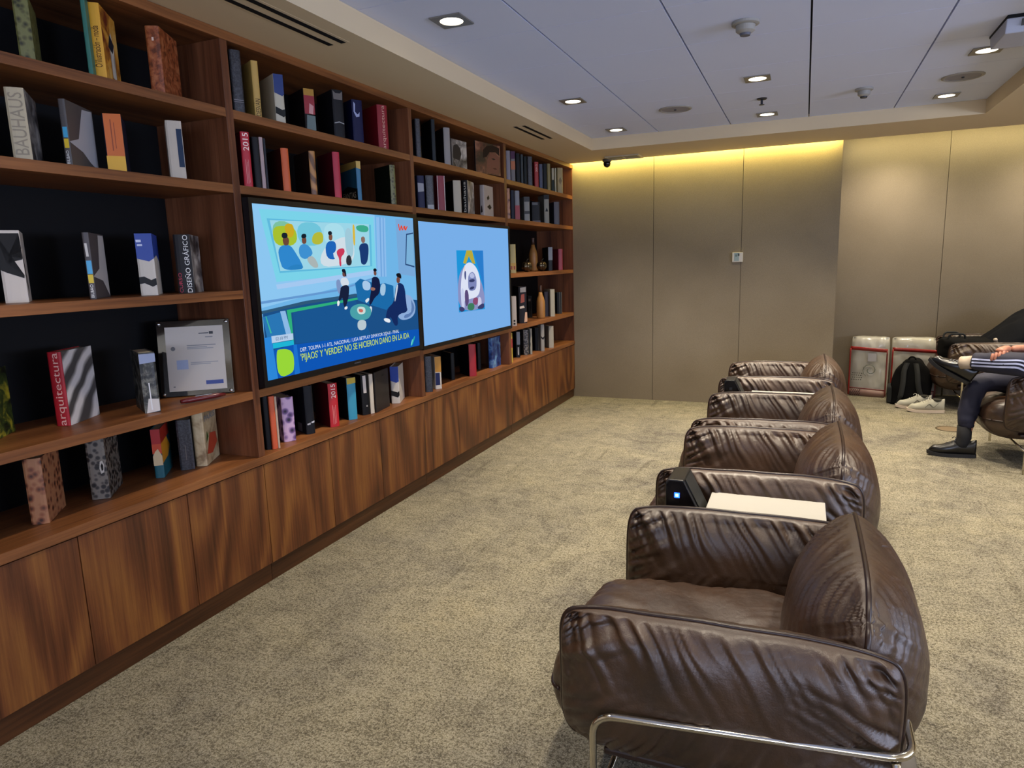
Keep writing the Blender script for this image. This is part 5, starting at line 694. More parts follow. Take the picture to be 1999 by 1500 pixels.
def downlight(ix, y, label, pw=1.0):
    x = TX0 + px * (ix + 0.5)
    t = thing('downlight', label, 'ceiling light', (x, y, HT), 0, 'square recessed downlights in the tiled ceiling')
    b = nb(); s = 0.075; r = 0.052
    outer = [(s, s), (-s, s), (-s, -s), (s, -s)]
    n = 32; ci = [b.verts.new((r * math.cos(2 * PI * i / n), r * math.sin(2 * PI * i / n), -0.006)) for i in range(n)]
    co = []
    for i in range(n):
        a = 2 * PI * i / n; c, sn = math.cos(a), math.sin(a); q = s / max(abs(c), abs(sn)); co.append(b.verts.new((c * q, sn * q, -0.006)))
    cu = [b.verts.new((v.co.x, v.co.y, -0.0003)) for v in co]; cd = [b.verts.new((v.co.x, v.co.y, 0.0)) for v in ci]
    for i in range(n):
        j = (i + 1) % n; b.faces.new((ci[i], ci[j], co[j], co[i])); b.faces.new((co[i], co[j], cu[j], cu[i])); b.faces.new((cd[i], cd[j], ci[j], ci[i]))
    bmesh.ops.recalc_face_normals(b, faces=b.faces)
    obj('trim', b, M_trim, t)
    obj('lens', lathe(nb(), [(0, -0.0035), (0.0515, -0.0035), (0.0515, -0.0005), (0, -0.0005)], n=32), M_lens, t)
    L = light('downlight_lamp', 'SPOT', (0, 0, -0.012), P_SPOT * pw, SPOT_COL, spot_size=math.radians(104), spot_blend=1.0, shadow_soft_size=0.045)
    L.parent = t; return t
for (ix, r_), txt in place_txt.items(): downlight(ix, TY0 + py * (r_ + 4.5), 'square recessed downlight ' + txt)
for ix, r_, txt in ((2, 3, 'in the middle row just above the picture'), (4, 3, 'in the right row just above the picture'), (0, 0, 'over the bookcase behind the camera'), (2, 0, 'over the middle of the room behind the camera'), (4, 0, 'to the right, behind the camera')):
    downlight(ix, TY0 + py * (r_ + 4.5), 'square recessed downlight ' + txt, 0.38 if r_ == 0 else 1.0)
for x, y in ((4.6, 2.9), (4.6, 4.8), (4.6, 6.3), (6.2, 4.2)):
    t = thing('downlight', 'square downlight in the flat border, %.1f metres before the end wall' % (YR - y), 'ceiling light', (x, y, H), 0, 'downlights of the flat ceiling border')
    obj('trim', bx(-0.07, 0.07, -0.07, 0.07, -0.004, -0.0003), M_trim, t); obj('lens', lathe(nb(), [(0, -0.006), (0.05, -0.006), (0.05, -0.0042), (0, -0.0042)], n=32), M_lens, t)
    L = light('downlight_lamp', 'SPOT', (0, 0, -0.02), P_SPOT, SPOT_COL, spot_size=math.radians(104), spot_blend=1.0, shadow_soft_size=0.045); L.parent = t
for x in (2.95, 4.3):  # added lamps, hidden from view, that brighten the recess wall and luggage
    t = thing('downlight', 'added fill lamp in the raised recess ceiling, %.1f metres along it' % (x - XR), 'ceiling light', (x, 7.42, 2.56), 0, 'added fill lamps over the wall recess')
    obj('trim', bx(-0.07, 0.07, -0.07, 0.07, -0.004, -0.0003), M_trim, t); obj('lens', lathe(nb(), [(0, -0.006), (0.05, -0.006), (0.05, -0.0042), (0, -0.0042)], n=32), M_lens, t)
    L = light('downlight_lamp', 'SPOT', (0, 0, -0.02), P_SPOT * 0.45, SPOT_COL, spot_size=math.radians(140), spot_blend=0.9, shadow_soft_size=0.045); L.parent = t
M_off = mat('off_white', '9a968e', 0.6)
def detector(label, x, y, r, dark):
    t = thing('smoke_detector', label, 'smoke detector', (x, y, HT))
    obj('base', lathe(nb(), [(0, -0.0003), (r, -0.0003), (r, -0.012), (r * .8, -0.016), (0, -0.016)], n=30), M_off, t, smooth=False)
    obj('head', lathe(nb(), [(0, -0.0163), (r * .72, -0.0163), (r * .68, -0.04), (r * .45, -0.05), (0, -0.05)], n=30), M_off, t)
    obj('sensor_cap', lathe(nb(), [(0, -0.0503), (r * .42, -0.0503), (r * .36, -0.06), (0, -0.06)], n=24), mat('dark_grey', '2c2c30', 0.5) if dark else mat('mid_grey', '5c5c66', 0.5), t)
detector('white dome smoke detector near the top edge of the picture', 1.925, 3.60, 0.062, False)
detector('white smoke detector with a black tip between the two right rows of lights', 2.54, 5.36, 0.055, True)
sp = thing('sprinkler', 'small metal fire sprinkler between two downlights', 'sprinkler', (1.905, 5.31, HT))
obj('escutcheon', lathe(nb(), [(0, -0.0003), (0.035, -0.0003), (0.03, -0.008), (0, -0.01)], n=24), mat('sprinkler_dark', '3c3c42', 0.4, 0.7), sp)
obj('nozzle', tube(nb(), [(0, 0, -0.0103), (0, 0, -0.04)], 0.008, 10), mat('sprinkler_dark', '3c3c42', 0.4, 0.7), sp)
obj('deflector', lathe(nb(), [(0, -0.0403), (0.018, -0.0403), (0.018, -0.043), (0, -0.043)], n=16), mat('sprinkler_dark', '3c3c42', 0.4, 0.7), sp)
for lab, x, y in (('round flush ceiling speaker left of the sprinkler', 1.31, 5.335), ('round flush ceiling speaker in the right corner of the tiles', 3.09, 5.32)):
    t = thing('ceiling_speaker', lab, 'speaker', (x, y, HT))
    obj('rim', lathe(nb(), [(0.098, -0.0003), (0.118, -0.0003), (0.118, -0.004), (0.108, -0.009), (0.098, -0.006), (0.098, -0.0003)], n=40), M_off, t)
    obj('grille', lathe(nb(), [(0, -0.0005), (0.0975, -0.0005), (0.0975, -0.004), (0, -0.005)], n=40), mat('speaker_grille', '8a8890', 0.7), t)
    obj('centre_pin', lathe(nb(), [(0, -0.0053), (0.008, -0.0053), (0.008, -0.012), (0, -0.012)], n=12), mat('dark_grey', '2c2c30', 0.5), t)
t = thing('ceiling_unit', 'white box-shaped unit hanging under the ceiling tiles, cut by the right edge', 'access point', (3.05, 4.10, HT))
obj('housing', prism(nb(), [(0, 0, -0.012), (0, 0.33, -0.012), (0, 0.30, -0.075), (0, 0.02, -0.075)], (0.34, 0, 0)), mat('pale_unit', 'a6a8b4', 0.5), t, bev=0.004)
obj('black_intake', bx(0.0, 0.34, -0.012, 0.345, -0.0115, -0.0003), M_black, t)
obj('vent_grille', bx(0.06, 0.3, 0.0, 0.006, -0.05, -0.02), mat('vent_grey', '44443e', 0.6), t)
def slot_diffuser(lab, x, y0, y1):
    t = thing('slot_diffuser', lab, 'air vent', (x, y0, H)); L = y1 - y0
    for dx in (-0.034, 0.034): obj('slot', bx(dx - 0.013, dx + 0.013, 0.006, L - 0.006, -0.0022, -0.0012), M_black, t)
    obj('frame', bx(-0.062, 0.062, 0, L, -0.0011, -0.0003), M_paint, t)
slot_diffuser('long double slot air diffuser in the ceiling above the talk show television', 0.292, 0.9, 2.70)
slot_diffuser('short double slot air diffuser above the farthest bookcase bay', 0.29, 4.81, 5.42)
t = thing('return_grille', 'white rectangular air grille in the ceiling before the end wall', 'air vent', (0.432, 6.615, H))
b = nb()
for a in ((0, 0.325, 0, 0.02), (0, 0.325, 0.205, 0.225), (0, 0.02, 0.02, 0.205), (0.305, 0.325, 0.02, 0.205), (0.155, 0.17, 0.02, 0.205)): box(b, *a, -0.01, -0.0005)
obj('frame', b, mat('grille_cream', 'a8a08c', 0.6), t)
b = nb()
for i in range(6): box(b, 0.02, 0.305, 0.03 + i * 0.03, 0.045 + i * 0.03, -0.006, -0.002)
obj('louvre', b, mat('louvre', '7a7464', 0.6), t)
t = thing('security_camera', 'small black dome security camera in the ceiling corner by the end wall', 'security camera', (0.41, 6.79, H))
obj('mount', lathe(nb(), [(0, -0.0003), (0.045, -0.0003), (0.045, -0.02), (0.03, -0.028), (0, -0.028)], n=24), mat('cam_grey', '4a463c', 0.5), t)
obj('dome', lathe(nb(), [(0, -0.0283), (0.034, -0.0283), (0.036, -0.045), (0.028, -0.066), (0.012, -0.076), (0, -0.078)], n=24), mat('cam_black', '08080a', 0.15), t, smooth=True)
# ------------------------------------------------------------------ luggage by the end wall
def soft_box(w, d, h, seed, amp, nx_=26, ny_=8, nz_=34, top=None):
    b = nb(); bmesh.ops.create_cube(b, size=1.0)
    bmesh.ops.subdivide_edges(b, edges=b.edges[:], cuts=22, use_grid_fill=True)
    for v in b.verts:
        x, y, z = v.co.x * 2, v.co.y * 2, v.co.z * 2
        r = 0.10
        fx = 1 - r * abs(y) ** 4 - 0.04 * abs(z) ** 6; fy = 1 - 0.35 * abs(x) ** 6 - (0.45 * max(0, z) ** 8 if top is None else top * max(0, z) ** 4); fz = 1 - 0.03 * abs(x) ** 6
        p = Vector((x * w / 2 * fx, y * d / 2 * fy, (z * fz + 1) * h / 2))
        n1 = noise.noise(Vector((p.x * 9, p.z * 9, seed + p.y * 4))) + 0.5 * noise.noise(Vector((p.x * 26, p.z * 22, seed + 4)))
        v.co = p + Vector((0, y * amp * n1, amp * 0.6 * n1 * (z > 0.3)))
    return b
M_bag = mat('milky_plastic', 'bfbcb0', 0.25, spec=0.6, coat=0.4); M_redz = mat('red_trim', '8e1c16', 0.3, coat=0.3)
M_print = mat('print_grey', '6f7568', 0.5); M_redb = mat('red_band', '7a3a34', 0.4)
def bedding(label, x, y, w, h, rz, full):
    t = thing('bedding_bag', label, 'bag', (x, y, 0.001), rz, 'clear zip bags of bedding')
    obj('bag', soft_box(w, 0.17, h, x * 3, 0.010), M_bag, t, smooth=True)
    b = nb()
    P = lambda u, v, e=0.0: Vector((u * w / 2 * 0.97, -0.102 - e, v * h))
    def strip(u0, v0, u1, v1, th_, M, nm):
        n = 12; bb = nb(); vs = []
        for i in range(n + 1):
            s = i / n; u = u0 + (u1 - u0) * s; v = v0 + (v1 - v0) * s; e = 0.004 + 0.003 * noise.noise(Vector((u * 5, v * 7, x)))
            dx, dz = (0, th_ / 2) if abs(u1 - u0) > abs(v1 - v0) else (th_ / 2, 0)
            a = P(u, v, e); vs.append((bb.verts.new(a - Vector((dx, 0, dz))), bb.verts.new(a + Vector((dx, 0, dz)))))
        for p_, q_ in zip(vs, vs[1:]): bb.faces.new((p_[0], q_[0], q_[1], p_[1]))
        o = obj(nm, bb, M, t, smooth=True); so = o.modifiers.new('thick', 'SOLIDIFY'); so.thickness = 0.003
    strip(-1, 0.815, 1, 0.785, 0.035, M_redz, 'red_zip'); strip(-0.99, 0.02, -0.99, 0.81, 0.014, M_redz, 'red_edge'); strip(0.98, 0.02, 0.98, 0.79, 0.014, M_redb, 'red_edge')
    strip(-0.95, 0.14, 0.95, 0.12, 0.012, M_redb, 'red_line'); strip(-0.95, 0.065, 0.95, 0.05, 0.07, mat('rosy_band', '8c6c60', 0.4), 'lower_band')
    if full:
        sp_ = [(0.02 + (0.004 + a * 0.0032) * math.cos(a * 0.5), -0.1085, 0.27 + (0.004 + a * 0.0032) * math.sin(a * 0.5)) for a in range(2, 22)]
        obj('swirl_print', tube(nb(), sp_, 0.0035, 6), M_print, t)
        obj('paper_label', bx(-0.005, 0.07, -0.112, -0.109, 0.36, 0.44), mat('label_white', 'b4b2b4', 0.6), t)
        b2 = nb()
        for i in range(4):
            for j in range(5): box(b2, -0.145 + j * 0.02 + (i % 2) * 0.006, -0.135 + j * 0.02 + (i % 2) * 0.006, -0.1105, -0.1085, 0.165 + i * 0.022, 0.172 + i * 0.022)
        obj('dot_print', b2, mat('print_black', '1c1c1a', 0.5), t)
        b2 = nb()
        for i in range(5):
            for j in range(5): box(b2, -0.15 + j * 0.019 + (i % 2) * 0.007, -0.141 + j * 0.019 + (i % 2) * 0.007, -0.1125, -0.1095, 0.008 + i * 0.017, 0.016 + i * 0.017)
        obj('dot_print', b2, mat('print_maroon', '3e1a16', 0.5), t)
    return t
bedding('clear zip bag of bedding with red trim and dotted print, left of the backpack', 2.872, 7.76, 0.345, 0.60, -0.20, True)
bedding('clear zip bag of bedding with red trim, half hidden behind the backpack', 3.26, 7.80, 0.40, 0.59, -0.02, False)
M_can = mat('black_canvas', '070708', 0.9, spec=0.15)
bp = thing('backpack', 'black backpack with shoulder straps standing against the bedding bags', 'backpack', (3.20, 7.37, 0.002), -0.25)
b = nb(); bmesh.ops.create_cube(b, size=1.0); bmesh.ops.subdivide_edges(b, edges=b.edges[:], cuts=18, use_grid_fill=True)
for v in b.verts:
    x, y, z = v.co.x * 2, v.co.y * 2, v.co.z * 2
    k = 1 - 0.34 * max(0, (z + 0.1)) ** 2.2
    p = Vector((x * 0.165 * k * (1 - 0.12 * abs(y) ** 4), y * 0.11 * (1 - 0.25 * max(0, z) ** 2) * (1 - 0.2 * abs(x) ** 4), (z + 1) * 0.215 * (1 - 0.13 * abs(x) ** 3 * max(0, z))))
    q = 0.008 * noise.noise(p * 9); v.co = p + Vector((q, q, 0)) + Vector((0, 0.035 * (z + 1) * 0.5, 0))
obj('body', b, M_can, bp, smooth=True)
for s in (-1, 1):
    pts = [(s * 0.035, -0.060, 0.40), (s * 0.055, -0.092, 0.33), (s * 0.062 + 0.01, -0.118, 0.2), (s * 0.085 + 0.02, -0.128, 0.08), (s * 0.12 + 0.03, -0.10, 0.02)]
    bb = nb(); vs = []
    for i, p in enumerate(bend(pts, 0.05, 4)):
        wd = 0.022 if i < 14 else 0.014; vs.append([bb.verts.new(p + Vector((dx, dy, 0))) for dx, dy in ((-wd, 0), (wd, 0), (wd, -0.009), (-wd, -0.009))])
    for a, c in zip(vs, vs[1:]):
        for i in range(4): bb.faces.new((a[i], a[(i + 1) % 4], c[(i + 1) % 4], c[i]))
    bmesh.ops.recalc_face_normals(bb, faces=bb.faces)
    obj('shoulder_strap', bb, mat('strap_grey', '191a19', 0.85), bp, smooth=True)
obj('top_handle', tube(nb(), bend([(-0.035, -0.03, 0.412), (-0.02, -0.035, 0.455), (0.02, -0.035, 0.455), (0.035, -0.03, 0.412)], 0.02), 0.007, 8), M_can, bp, smooth=True)
obj('side_pocket', soft_box(0.06, 0.15, 0.17, 2.2, 0.004), mat('strap_grey', '191a19', 0.85), bp, smooth=True, loc=(-0.165, 0.0, 0.01))
# ------------------------------------------------------------------ shoes
def shoe_bm(L=0.29, Wd=0.102, Hh=0.105, toe=0.055):
    """upper of a low shoe; toe points to -x, heel at x = L; sits on z = 0.018"""
    b = nb(); n = 26; m_ = 20; rings = []
    for i in range(n + 1):
        s = i / n; x = L * s
        w = Wd / 2 * (math.sin(PI * min(1, s / 0.62) / 2) ** 0.55 if s < 0.62 else 1 - 0.34 * ((s - 0.62) / 0.38) ** 1.6)
        w *= (0.82 + 0.18 * math.cos((s - 0.28) * PI * 1.6)) if s > 0.28 else 1
        if s > 0.97: w *= 0.72
        h = toe * (s / 0.12) ** 0.5 if s < 0.12 else toe + (Hh - toe) * (max(0, (s - 0.2) / 0.42)) ** 1.25 if s < 0.62 else Hh - 0.012 * math.sin(PI * (s - 0.62) / 0.38) + 0.01 * (s - 0.62)
        w = max(w, 0.004); h = max(h, 0.012); ring = []
        for j in range(m_):
            a = 2 * PI * j / m_; c, sn = math.cos(a), math.sin(a)
            yy = w * (abs(c) ** 0.75) * (1 if c > 0 else -1) * (1 - 0.30 * max(0, sn) ** 1.2 * (h / Hh)); zz = 0.018 + h * 0.5 + h * 0.5 * (abs(sn) ** 0.8) * (1 if sn > 0 else -1)
            ring.append(b.verts.new((x, yy, zz)))
        rings.append(ring)
    for a, c in zip(rings, rings[1:]):
        for j in range(m_): b.faces.new((a[j], a[(j + 1) % m_], c[(j + 1) % m_], c[j]))
    b.faces.new(rings[0]); b.faces.new(rings[-1][::-1]); bmesh.ops.recalc_face_normals(b, faces=b.faces); return b
def sole_bm(L=0.30, Wd=0.108, h0=0.024, lift=0.012):
    b = nb(); n = 28; lo = []; hi = []
    def hw(s):
        if s < 0.62: w = math.sin(PI * min(1, (s + 0.02) / 0.64) / 2) ** 0.5
        else: w = 1 - 0.30 * ((s - 0.62) / 0.38) ** 1.4
        w *= (0.84 + 0.16 * math.cos((s - 0.28) * PI * 1.6)) if s > 0.28 else 1
        if s > 0.93: w *= math.sqrt(max(0.05, 1 - ((s - 0.93) / 0.075) ** 2))
        return Wd / 2 * max(w, 0.08)
    prof = [(L * i / n, hw(i / n), lift * max(0, 1 - (i / n) / 0.25) ** 1.6) for i in range(n + 1)]
    path = [(x - 0.005, -w, z) for x, w, z in prof] + [(x - 0.005, w, z) for x, w, z in prof[::-1]]
    bot = [b.verts.new(p) for p in path]; top = [b.verts.new((x, y * 1.03, z + h0)) for x, y, z in path]; N = len(path)
    for i in range(N): b.faces.new((bot[i], bot[(i + 1) % N], top[(i + 1) % N], top[i]))
    for R_ in (bot, top):
        for i in range(n): 
            a, c, d, e = R_[i], R_[i + 1], R_[N - 2 - i], R_[N - 1 - i]; b.faces.new((a, c, d, e))
    bmesh.ops.recalc_face_normals(b, faces=b.faces); return b
def shoe_parts(parent, up, so, lace, hollow=None, M=None, nlace=5):
    def put(o):
        if M is not None: o.matrix_local = M
        return o
    put(obj('upper', shoe_bm(), up, parent, smooth=True)); put(obj('sole', sole_bm(), so, parent, smooth=False))
    b = nb()
    for i in range(nlace):
        x = 0.105 + i * 0.018; z = 0.018 + 0.055 + 0.05 * ((x / 0.29 - 0.2) / 0.42) ** 1.25 + 0.004
        tube(b, [(x, -0.022, z - 0.006), (x + 0.005, 0, z + 0.002), (x + 0.012, 0.022, z - 0.004)], 0.0028, 6)
    tube(b, bend([(0.175, 0, 0.122), (0.165, -0.02, 0.135), (0.15, -0.035, 0.118), (0.16, -0.042, 0.1)], 0.01), 0.0025, 6)
    tube(b, bend([(0.175, 0, 0.122), (0.160, 0.02, 0.137), (0.15, 0.036, 0.12)], 0.01), 0.0025, 6)
    put(obj('laces', b, lace, parent))
    if hollow: put(obj('collar_lining', lathe(nb(), [(0.0, 0.0), (0.026, 0.0), (0.031, 0.012), (0.027, 0.014), (0.022, 0.006), (0, 0.006)], n=24), hollow, parent, loc=None)) 
    return parent
M_snk = mat('sneaker_mesh', 'a8a698', 0.8); M_snks = mat('sneaker_sole', 'c8b8a8', 0.6)
for lab, x, y, r in (('grey running shoe with pale sole, the one touching the backpack', 3.06, 7.16, 0.12), ('grey running shoe with pale sole, the one nearer the seated person', 3.135, 7.01, 0.06)):
    t = thing('running_shoe', lab, 'shoe', (x, y, 0.001), r, 'pair of grey running shoes on the carpet')
    shoe_parts(t, M_snk, M_snks, mat('lace_pale', 'c4c2b8', 0.7))
    for s in (-1, 1):
        b = nb(); pts = [(0.13, s * 0.049, 0.05), (0.165, s * 0.044, 0.085), (0.2, s * 0.043, 0.05), (0.235, s * 0.042, 0.09)]
        tube(b, bend(pts, 0.01), 0.003, 6); obj('side_overlay', b, mat('overlay_grey', '6c6c64', 0.6), t)
    obj('opening', lathe(nb(), [(0, 0.0), (0.026, 0.0), (0.034, 0.008), (0.036, 0.018), (0.03, 0.02), (0.024, 0.010), (0, 0.006)], n=24), mat('shoe_inside', '34322c', 0.9), t, loc=(0.232, 0, 0.103), smooth=True)
# ------------------------------------------------------------------ things on the far armchair
fb_ = thing('black_bag', 'black duffel bag with carry handles lying on the far armchair', 'bag', (3.60, 7.30, 0.475), 0.15)
obj('body', soft_box(0.42, 0.34, 0.17, 5.5, 0.02, top=0.3), M_can, fb_, smooth=True)
for s in (-1, 1):
    obj('handle', tube(nb(), bend([(-0.17, s * 0.05, 0.14), (-0.16, s * 0.07, 0.215), (-0.04, s * 0.07, 0.215), (-0.02, s * 0.05, 0.15)], 0.04), 0.009, 8), mat('strap_grey', '191a19', 0.85), fb_, smooth=True)
b = nb(); G = []
prof = [(-0.34, 0.10), (-0.27, 0.15), (-0.20, 0.22), (-0.12, 0.30), (-0.04, 0.37), (0.05, 0.41), (0.16, 0.42), (0.25, 0.36), (0.32, 0.24), (0.34, 0.10), (0.35, -0.02)]
pp = bend([(x, 0, z) for x, z in prof], 0.05, 4)
for sg in (0.0, -0.03):
    grid = []
    for i, p in enumerate(pp):
        row = []
        for j in range(25):
            y = -0.32 + 0.64 * j / 24; q = 0.055 * noise.noise(Vector((p.x * 4, y * 5, 3.3))) + 0.028 * noise.noise(Vector((p.x * 11 + y * 6, y * 13, 1.3)))
            dr = -0.16 * max(0, abs(y) / 0.32 - 0.35) ** 2 * 2.4
            row.append(b.verts.new((p.x + q * 0.5 - sg * 0.3, y, p.z + q + sg + dr)))
        grid.append(row)
    G.append(grid)
for k, grid in enumerate(G):
    for i in range(len(grid) - 1):
        for j in range(24):
            f = (grid[i][j], grid[i + 1][j], grid[i + 1][j + 1], grid[i][j + 1]); b.faces.new(f if k == 0 else f[::-1])
A_, B_ = G
for i in range(len(A_) - 1):
    for j in (0, 24): b.faces.new((A_[i][j], B_[i][j], B_[i + 1][j], A_[i + 1][j]))
for j in range(24):
    for i in (0, len(A_) - 1): b.faces.new((A_[i][j], A_[i][j + 1], B_[i][j + 1], B_[i][j]))
bmesh.ops.recalc_face_normals(b, faces=b.faces)
M_jk = mat('black_jacket', '0a0c12', 0.9, spec=0.15)
jk = obj('jacket', b, M_jk, smooth=True, loc=(3.99, 7.38, 0.455))
tag(jk, 'black jacket draped over the back of the far armchair', 'jacket')
st = thing('pen', 'short dark marker with a pale tip sticking up from the black bag', 'pen', (3.822, 7.10, 0.545), 0)
st.rotation_euler = (0, math.radians(-22), 0)
obj('barrel', tube(nb(), [(0, 0, 0), (0, 0, 0.105)], 0.012, 12), mat('dark_barrel', '2a1c1c', 0.4), st, smooth=True)
obj('tip', lathe(nb(), [(0, 0.1055), (0.014, 0.1055), (0.017, 0.118), (0.012, 0.13), (0, 0.133)], n=16), mat('pale_tip', 'b8ac9c', 0.5), st, smooth=True)
# ------------------------------------------------------------------ seated person
def skin(name, pts, edges, rad, mm, parent, sub=2, root=0):
    me = bpy.data.meshes.new(name); me.from_pydata([Vector(p) for p in pts], edges, []); me.update()
    o = bpy.data.objects.new(name, me); C.objects.link(o)
    s = o.modifiers.new('skin', 'SKIN'); s.use_smooth_shade = True; s.branch_smoothing = 0.6
    for i, r in enumerate(rad):
        v = me.skin_vertices[0].data[i]; v.radius = (r, r) if isinstance(r, (int, float)) else r; v.use_root = (i == root)
    u = o.modifiers.new('sub', 'SUBSURF'); u.levels = sub; u.render_levels = sub
    bpy.context.view_layer.update()
    nm = bpy.data.meshes.new_from_object(o.evaluated_get(bpy.context.evaluated_depsgraph_get()))
    bpy.data.objects.remove(o)
    nm.materials.clear(); nm.materials.append(mm)
    for p in nm.polygons: p.use_smooth = True
    n = bpy.data.objects.new(name, nm); C.objects.link(n)
    if parent is not None: n.parent = parent
    return n
M_skin = mat('skin', 'a8705a', 0.5); M_nav = mat('navy_tracksuit', '16182e', 0.75); M_str = mat('white_stripe', 'b4bce0', 0.7); M_bs = mat('black_shoe_leather', '0d0c0c', 0.28, spec=0.6)
pe = thing('person', 'person in navy track trousers with three white stripes, one ankle crossed over the knee', 'person', (0, 0, 0))
hipL, hipR = (3.90, 5.44, 0.50), (3.90, 5.64, 0.50)       # near hip (crossed leg), far hip (standing leg)
kneeR = (3.345, 5.53, 0.535); ankR = (3.30, 5.50, 0.125)
kneeL = (3.52, 5.20, 0.715); ankL = (3.284, 5.44, 0.668)
V = [(3.92, 5.54, 0.55), (3.97, 5.54, 0.75), (3.99, 5.54, 0.95), (3.98, 5.54, 1.06), (3.965, 5.54, 1.14), (3.955, 5.54, 1.20), (3.955, 5.54, 1.275),   # pelvis .. head
     hipL, (3.71, 5.32, 0.62), kneeL, (3.40, 5.32, 0.70), ankL, (3.28, 5.472, 0.655),
     hipR, (3.62, 5.59, 0.53), kneeR, (3.33, 5.51, 0.34), ankR, (3.25, 5.505, 0.07),
     (3.97, 5.36, 1.02), (3.86, 5.26, 0.88), (3.70, 5.27, 0.80), (3.55, 5.33, 0.79), (3.475, 5.325, 0.788),        # near arm to the crossed shin
     (3.97, 5.72, 1.02), (3.92, 5.80, 0.84), (3.78, 5.74, 0.66), (3.68, 5.66, 0.63)]
Ed = [(0, 1), (1, 2), (2, 3), (3, 4), (4, 5), (5, 6), (0, 7), (7, 8), (8, 9), (9, 10), (10, 11), (11, 12), (0, 13), (13, 14), (14, 15), (15, 16), (16, 17), (17, 18),
      (2, 19), (19, 20), (20, 21), (21, 22), (22, 23), (2, 24), (24, 25), (25, 26), (26, 27)]
Rd = [0.13, 0.125, 0.13, 0.055, 0.05, 0.085, 0.075, 0.08, 0.072, 0.052, 0.040, 0.026, 0.018, 0.08, 0.07, 0.052, 0.046, 0.032, 0.022,
      0.055, 0.045, 0.038, 0.028, 0.024, 0.055, 0.045, 0.036, 0.028]
body = skin('body', V, Ed, Rd, M_skin, pe)
# trousers over both legs and hips
tv_ = [(3.91, 5.54, 0.56)]; te = []; tr = [(0.16, 0.15)]
def chain(pts, rads, start=0):
    p = start
    for q, r in zip(pts, rads): tv_.append(q); tr.append(r); te.append((p, len(tv_) - 1)); p = len(tv_) - 1
chain([hipL, (3.71, 5.32, 0.625), kneeL, (3.41, 5.31, 0.695), (3.318, 5.39, 0.688), (3.292, 5.415, 0.683)], [0.10, 0.094, 0.084, 0.082, 0.066, 0.058])
chain([hipR, (3.64, 5.58, 0.54), kneeR, (3.325, 5.52, 0.40), (3.30, 5.505, 0.26), (3.30, 5.505, 0.205)], [0.10, 0.092, 0.080, 0.070, 0.062, 0.058])
trs = skin('trousers', tv_, te, tr, M_nav, pe)
for v in trs.data.vertices:
    v.co += v.normal * (0.010 * noise.noise(Vector((v.co.x * 14, v.co.y * 14, v.co.z * 26))) + 0.004 * noise.noise(v.co * 60))
from mathutils.bvhtree import BVHTree
tm = trs.data; bvh = BVHTree.FromPolygons([v.co.copy() for v in tm.vertices], [list(p.vertices) for p in tm.polygons])
def ribbon(name, pts, wdt, mm, parent, up):
    """a sewn stripe following the cloth: path points are pulled onto the surface from direction `up`"""
    P = bend(pts, 0.05, 8); out = []
    Q = []
    for a, c in zip(P, P[1:]):
        for k in range(4): Q.append(a.lerp(c, k / 4))
    Q.append(P[-1]); vs = []; b = nb()
    for i, q in enumerate(Q):
        tdir = (Q[min(i + 1, len(Q) - 1)] - Q[max(i - 1, 0)]).normalized(); d = Vector(up).normalized(); sdir = tdir.cross(d).normalized()
        pr = []
        for s in (-1, 1):
            o = q + sdir * (s * wdt / 2) + d * 0.25; h = bvh.ray_cast(o, -d, 0.5)
            pr.append((h[0] + h[1] * 0.0025) if h[0] is not None else None)
        if None in pr: 
            vs.append(None); continue
        vs.append([b.verts.new(p) for p in pr])
    for a, c in zip(vs, vs[1:]):
        if a and c: b.faces.new((a[0], a[1], c[1], c[0]))
    return obj(name, b, mm, parent)
upv = (-0.15, -0.96, 0.22)
for k in range(3):
    o_ = k * 0.021
    ribbon('side_stripe', [(3.285, 5.41, 0.700 - o_), (3.40, 5.3, 0.708 - o_), (3.505 - o_ * 0.35, 5.2, 0.730 - o_ * 1.1), (3.56 - o_ * 0.8, 5.22, 0.70 - o_ * 0.9), (3.72 - o_ * 0.4, 5.31, 0.575 - o_ * 0.6), (3.86, 5.40, 0.50 - o_)], 0.0105, M_str, trs, upv)
obj('waist_sock', tube(nb(), [(3.297, 5.505, 0.225), (3.298, 5.507, 0.14), (3.285, 5.507, 0.095), (3.24, 5.508, 0.07)], 0.046, 16, taper=[1, 1, 0.95, 0.6]), mat('black_sock', '0c0c10', 0.8), pe, smooth=True).name = 'sock'
obj('sock', tube(nb(), [(3.292, 5.415, 0.685), (3.262, 5.443, 0.676), (3.235, 5.46, 0.672)], 0.043, 16), mat('pale_sock', 'b8a894', 0.8), pe, smooth=True)
# shoes of the person
s1_ = bpy.data.objects.new('shoe', None); C.objects.link(s1_); s1_.parent = pe; s1_.location = (3.085, 5.51, 0.001)
shoe_parts(s1_, M_bs, mat('black_sole', '1a1a1c', 0.5), mat('black_lace', '26262a', 0.5))
s2_ = bpy.data.objects.new('shoe', None); C.objects.link(s2_); s2_.parent = pe
# crossed foot: sole faces the bookcase, toe up and away
ax = Vector((0.62, -0.42, -0.62)).normalized(); ax = (Vector((3.27, 5.47, 0.625)) - Vector((3.085, 5.52, 0.735))).normalized()
upd = Vector((0.38, -0.28, 0.88)); upd = (upd - ax * upd.dot(ax)).normalized(); sd = upd.cross(ax)
Mx = Matrix((ax, sd, upd)).transposed().to_4x4(); Mx.translation = Vector((3.085, 5.535, 0.728)) - upd * 0.075
s2_.matrix_local = Mx
shoe_parts(s2_, M_bs, mat('black_sole', '1a1a1c', 0.5), mat('grey_lace', '6a6a70', 0.5))
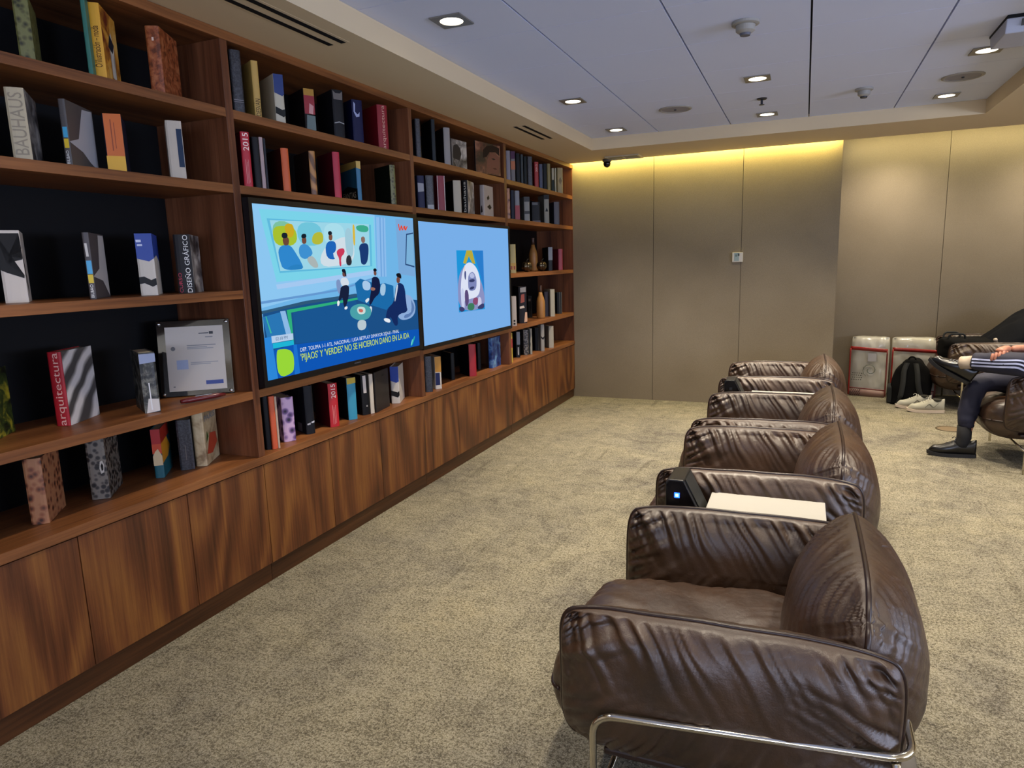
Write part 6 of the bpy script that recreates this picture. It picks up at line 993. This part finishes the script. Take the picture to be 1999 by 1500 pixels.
# hand resting on the shin: palm, four curled fingers and a thumb
hv = [(3.475, 5.325, 0.788), (3.450, 5.312, 0.790), (3.420, 5.288, 0.786), (3.402, 5.268, 0.776)]
hand = skin('hand', hv, [(0, 1), (1, 2), (2, 3)], [(0.020, 0.024), (0.024, 0.028), (0.034, 0.020), (0.036, 0.018)], M_skin, body, 2)
for k, (dx, dz, ln) in enumerate(((0.026, 0.006, 0.060), (0.006, 0.002, 0.068), (-0.014, -0.004, 0.064), (-0.033, -0.012, 0.052))):
    b0 = Vector((3.404 + dx, 5.262, 0.776 + dz)); f1 = Vector((-0.3, -0.55, -0.78)).normalized(); f2 = Vector((-0.12, 0.05, -1)).normalized(); f3 = Vector((0.05, 0.5, -0.85)).normalized()
    p = [b0, b0 + f1 * ln * 0.42]; p.append(p[-1] + f2 * ln * 0.36); p.append(p[-1] + f3 * ln * 0.26)
    skin('finger', [tuple(q) for q in p], [(0, 1), (1, 2), (2, 3)], [0.0108, 0.0100, 0.0092, 0.0078], M_skin, hand, 2)
skin('thumb', [(3.448, 5.285, 0.778), (3.440, 5.266, 0.760), (3.424, 5.252, 0.744), (3.408, 5.247, 0.732)], [(0, 1), (1, 2), (2, 3)], [0.0135, 0.0120, 0.0108, 0.0088], M_skin, hand, 2)
# clothes, hair and face above the picture's edge
jv = [(3.92, 5.54, 0.48), (3.98, 5.54, 0.80), (3.99, 5.54, 0.98), (3.975, 5.54, 1.06), (3.97, 5.36, 1.02), (3.87, 5.27, 0.89), (3.72, 5.275, 0.815), (3.60, 5.30, 0.80), (3.97, 5.72, 1.02), (3.92, 5.80, 0.84), (3.80, 5.75, 0.68)]
skin('track_top', jv, [(0, 1), (1, 2), (2, 3), (2, 4), (4, 5), (5, 6), (6, 7), (2, 8), (8, 9), (9, 10)], [0.175, 0.172, 0.155, 0.07, 0.075, 0.062, 0.052, 0.045, 0.075, 0.062, 0.05], M_nav, pe)
obj('cuff', tube(nb(), [(3.60, 5.298, 0.802), (3.555, 5.305, 0.793)], 0.042, 18), mat('pale_cuff', 'aeb4bc', 0.8), pe, smooth=True)
b = sphere(nb(), (3.972, 5.54, 1.255), 0.1, 1.0, 0.86, 1.12)
for v in list(b.verts):
    if v.co.x < 3.93 and v.co.z < 1.31: v.co.x = max(v.co.x, 3.955)
obj('hair', b, mat('dark_hair', '14100e', 0.7), pe, smooth=True)
for s in (-1, 1):
    obj('eye', sphere(nb(), (3.889, 5.54 + s * 0.030, 1.255), 0.012), mat('eye', '20180f', 0.3), body, smooth=True)
    obj('ear', sphere(nb(), (3.955, 5.54 + s * 0.082, 1.255), 0.03, 0.6, 0.35, 1.0), M_skin, body, smooth=True)
obj('nose', sphere(nb(), (3.872, 5.54, 1.225), 0.018, 0.9, 0.7, 1.3), M_skin, body, smooth=True)
obj('mouth', sphere(nb(), (3.872, 5.54, 1.198), 0.022, 0.3, 1.0, 0.28), mat('lips', '8a4a40', 0.5), body, smooth=True)
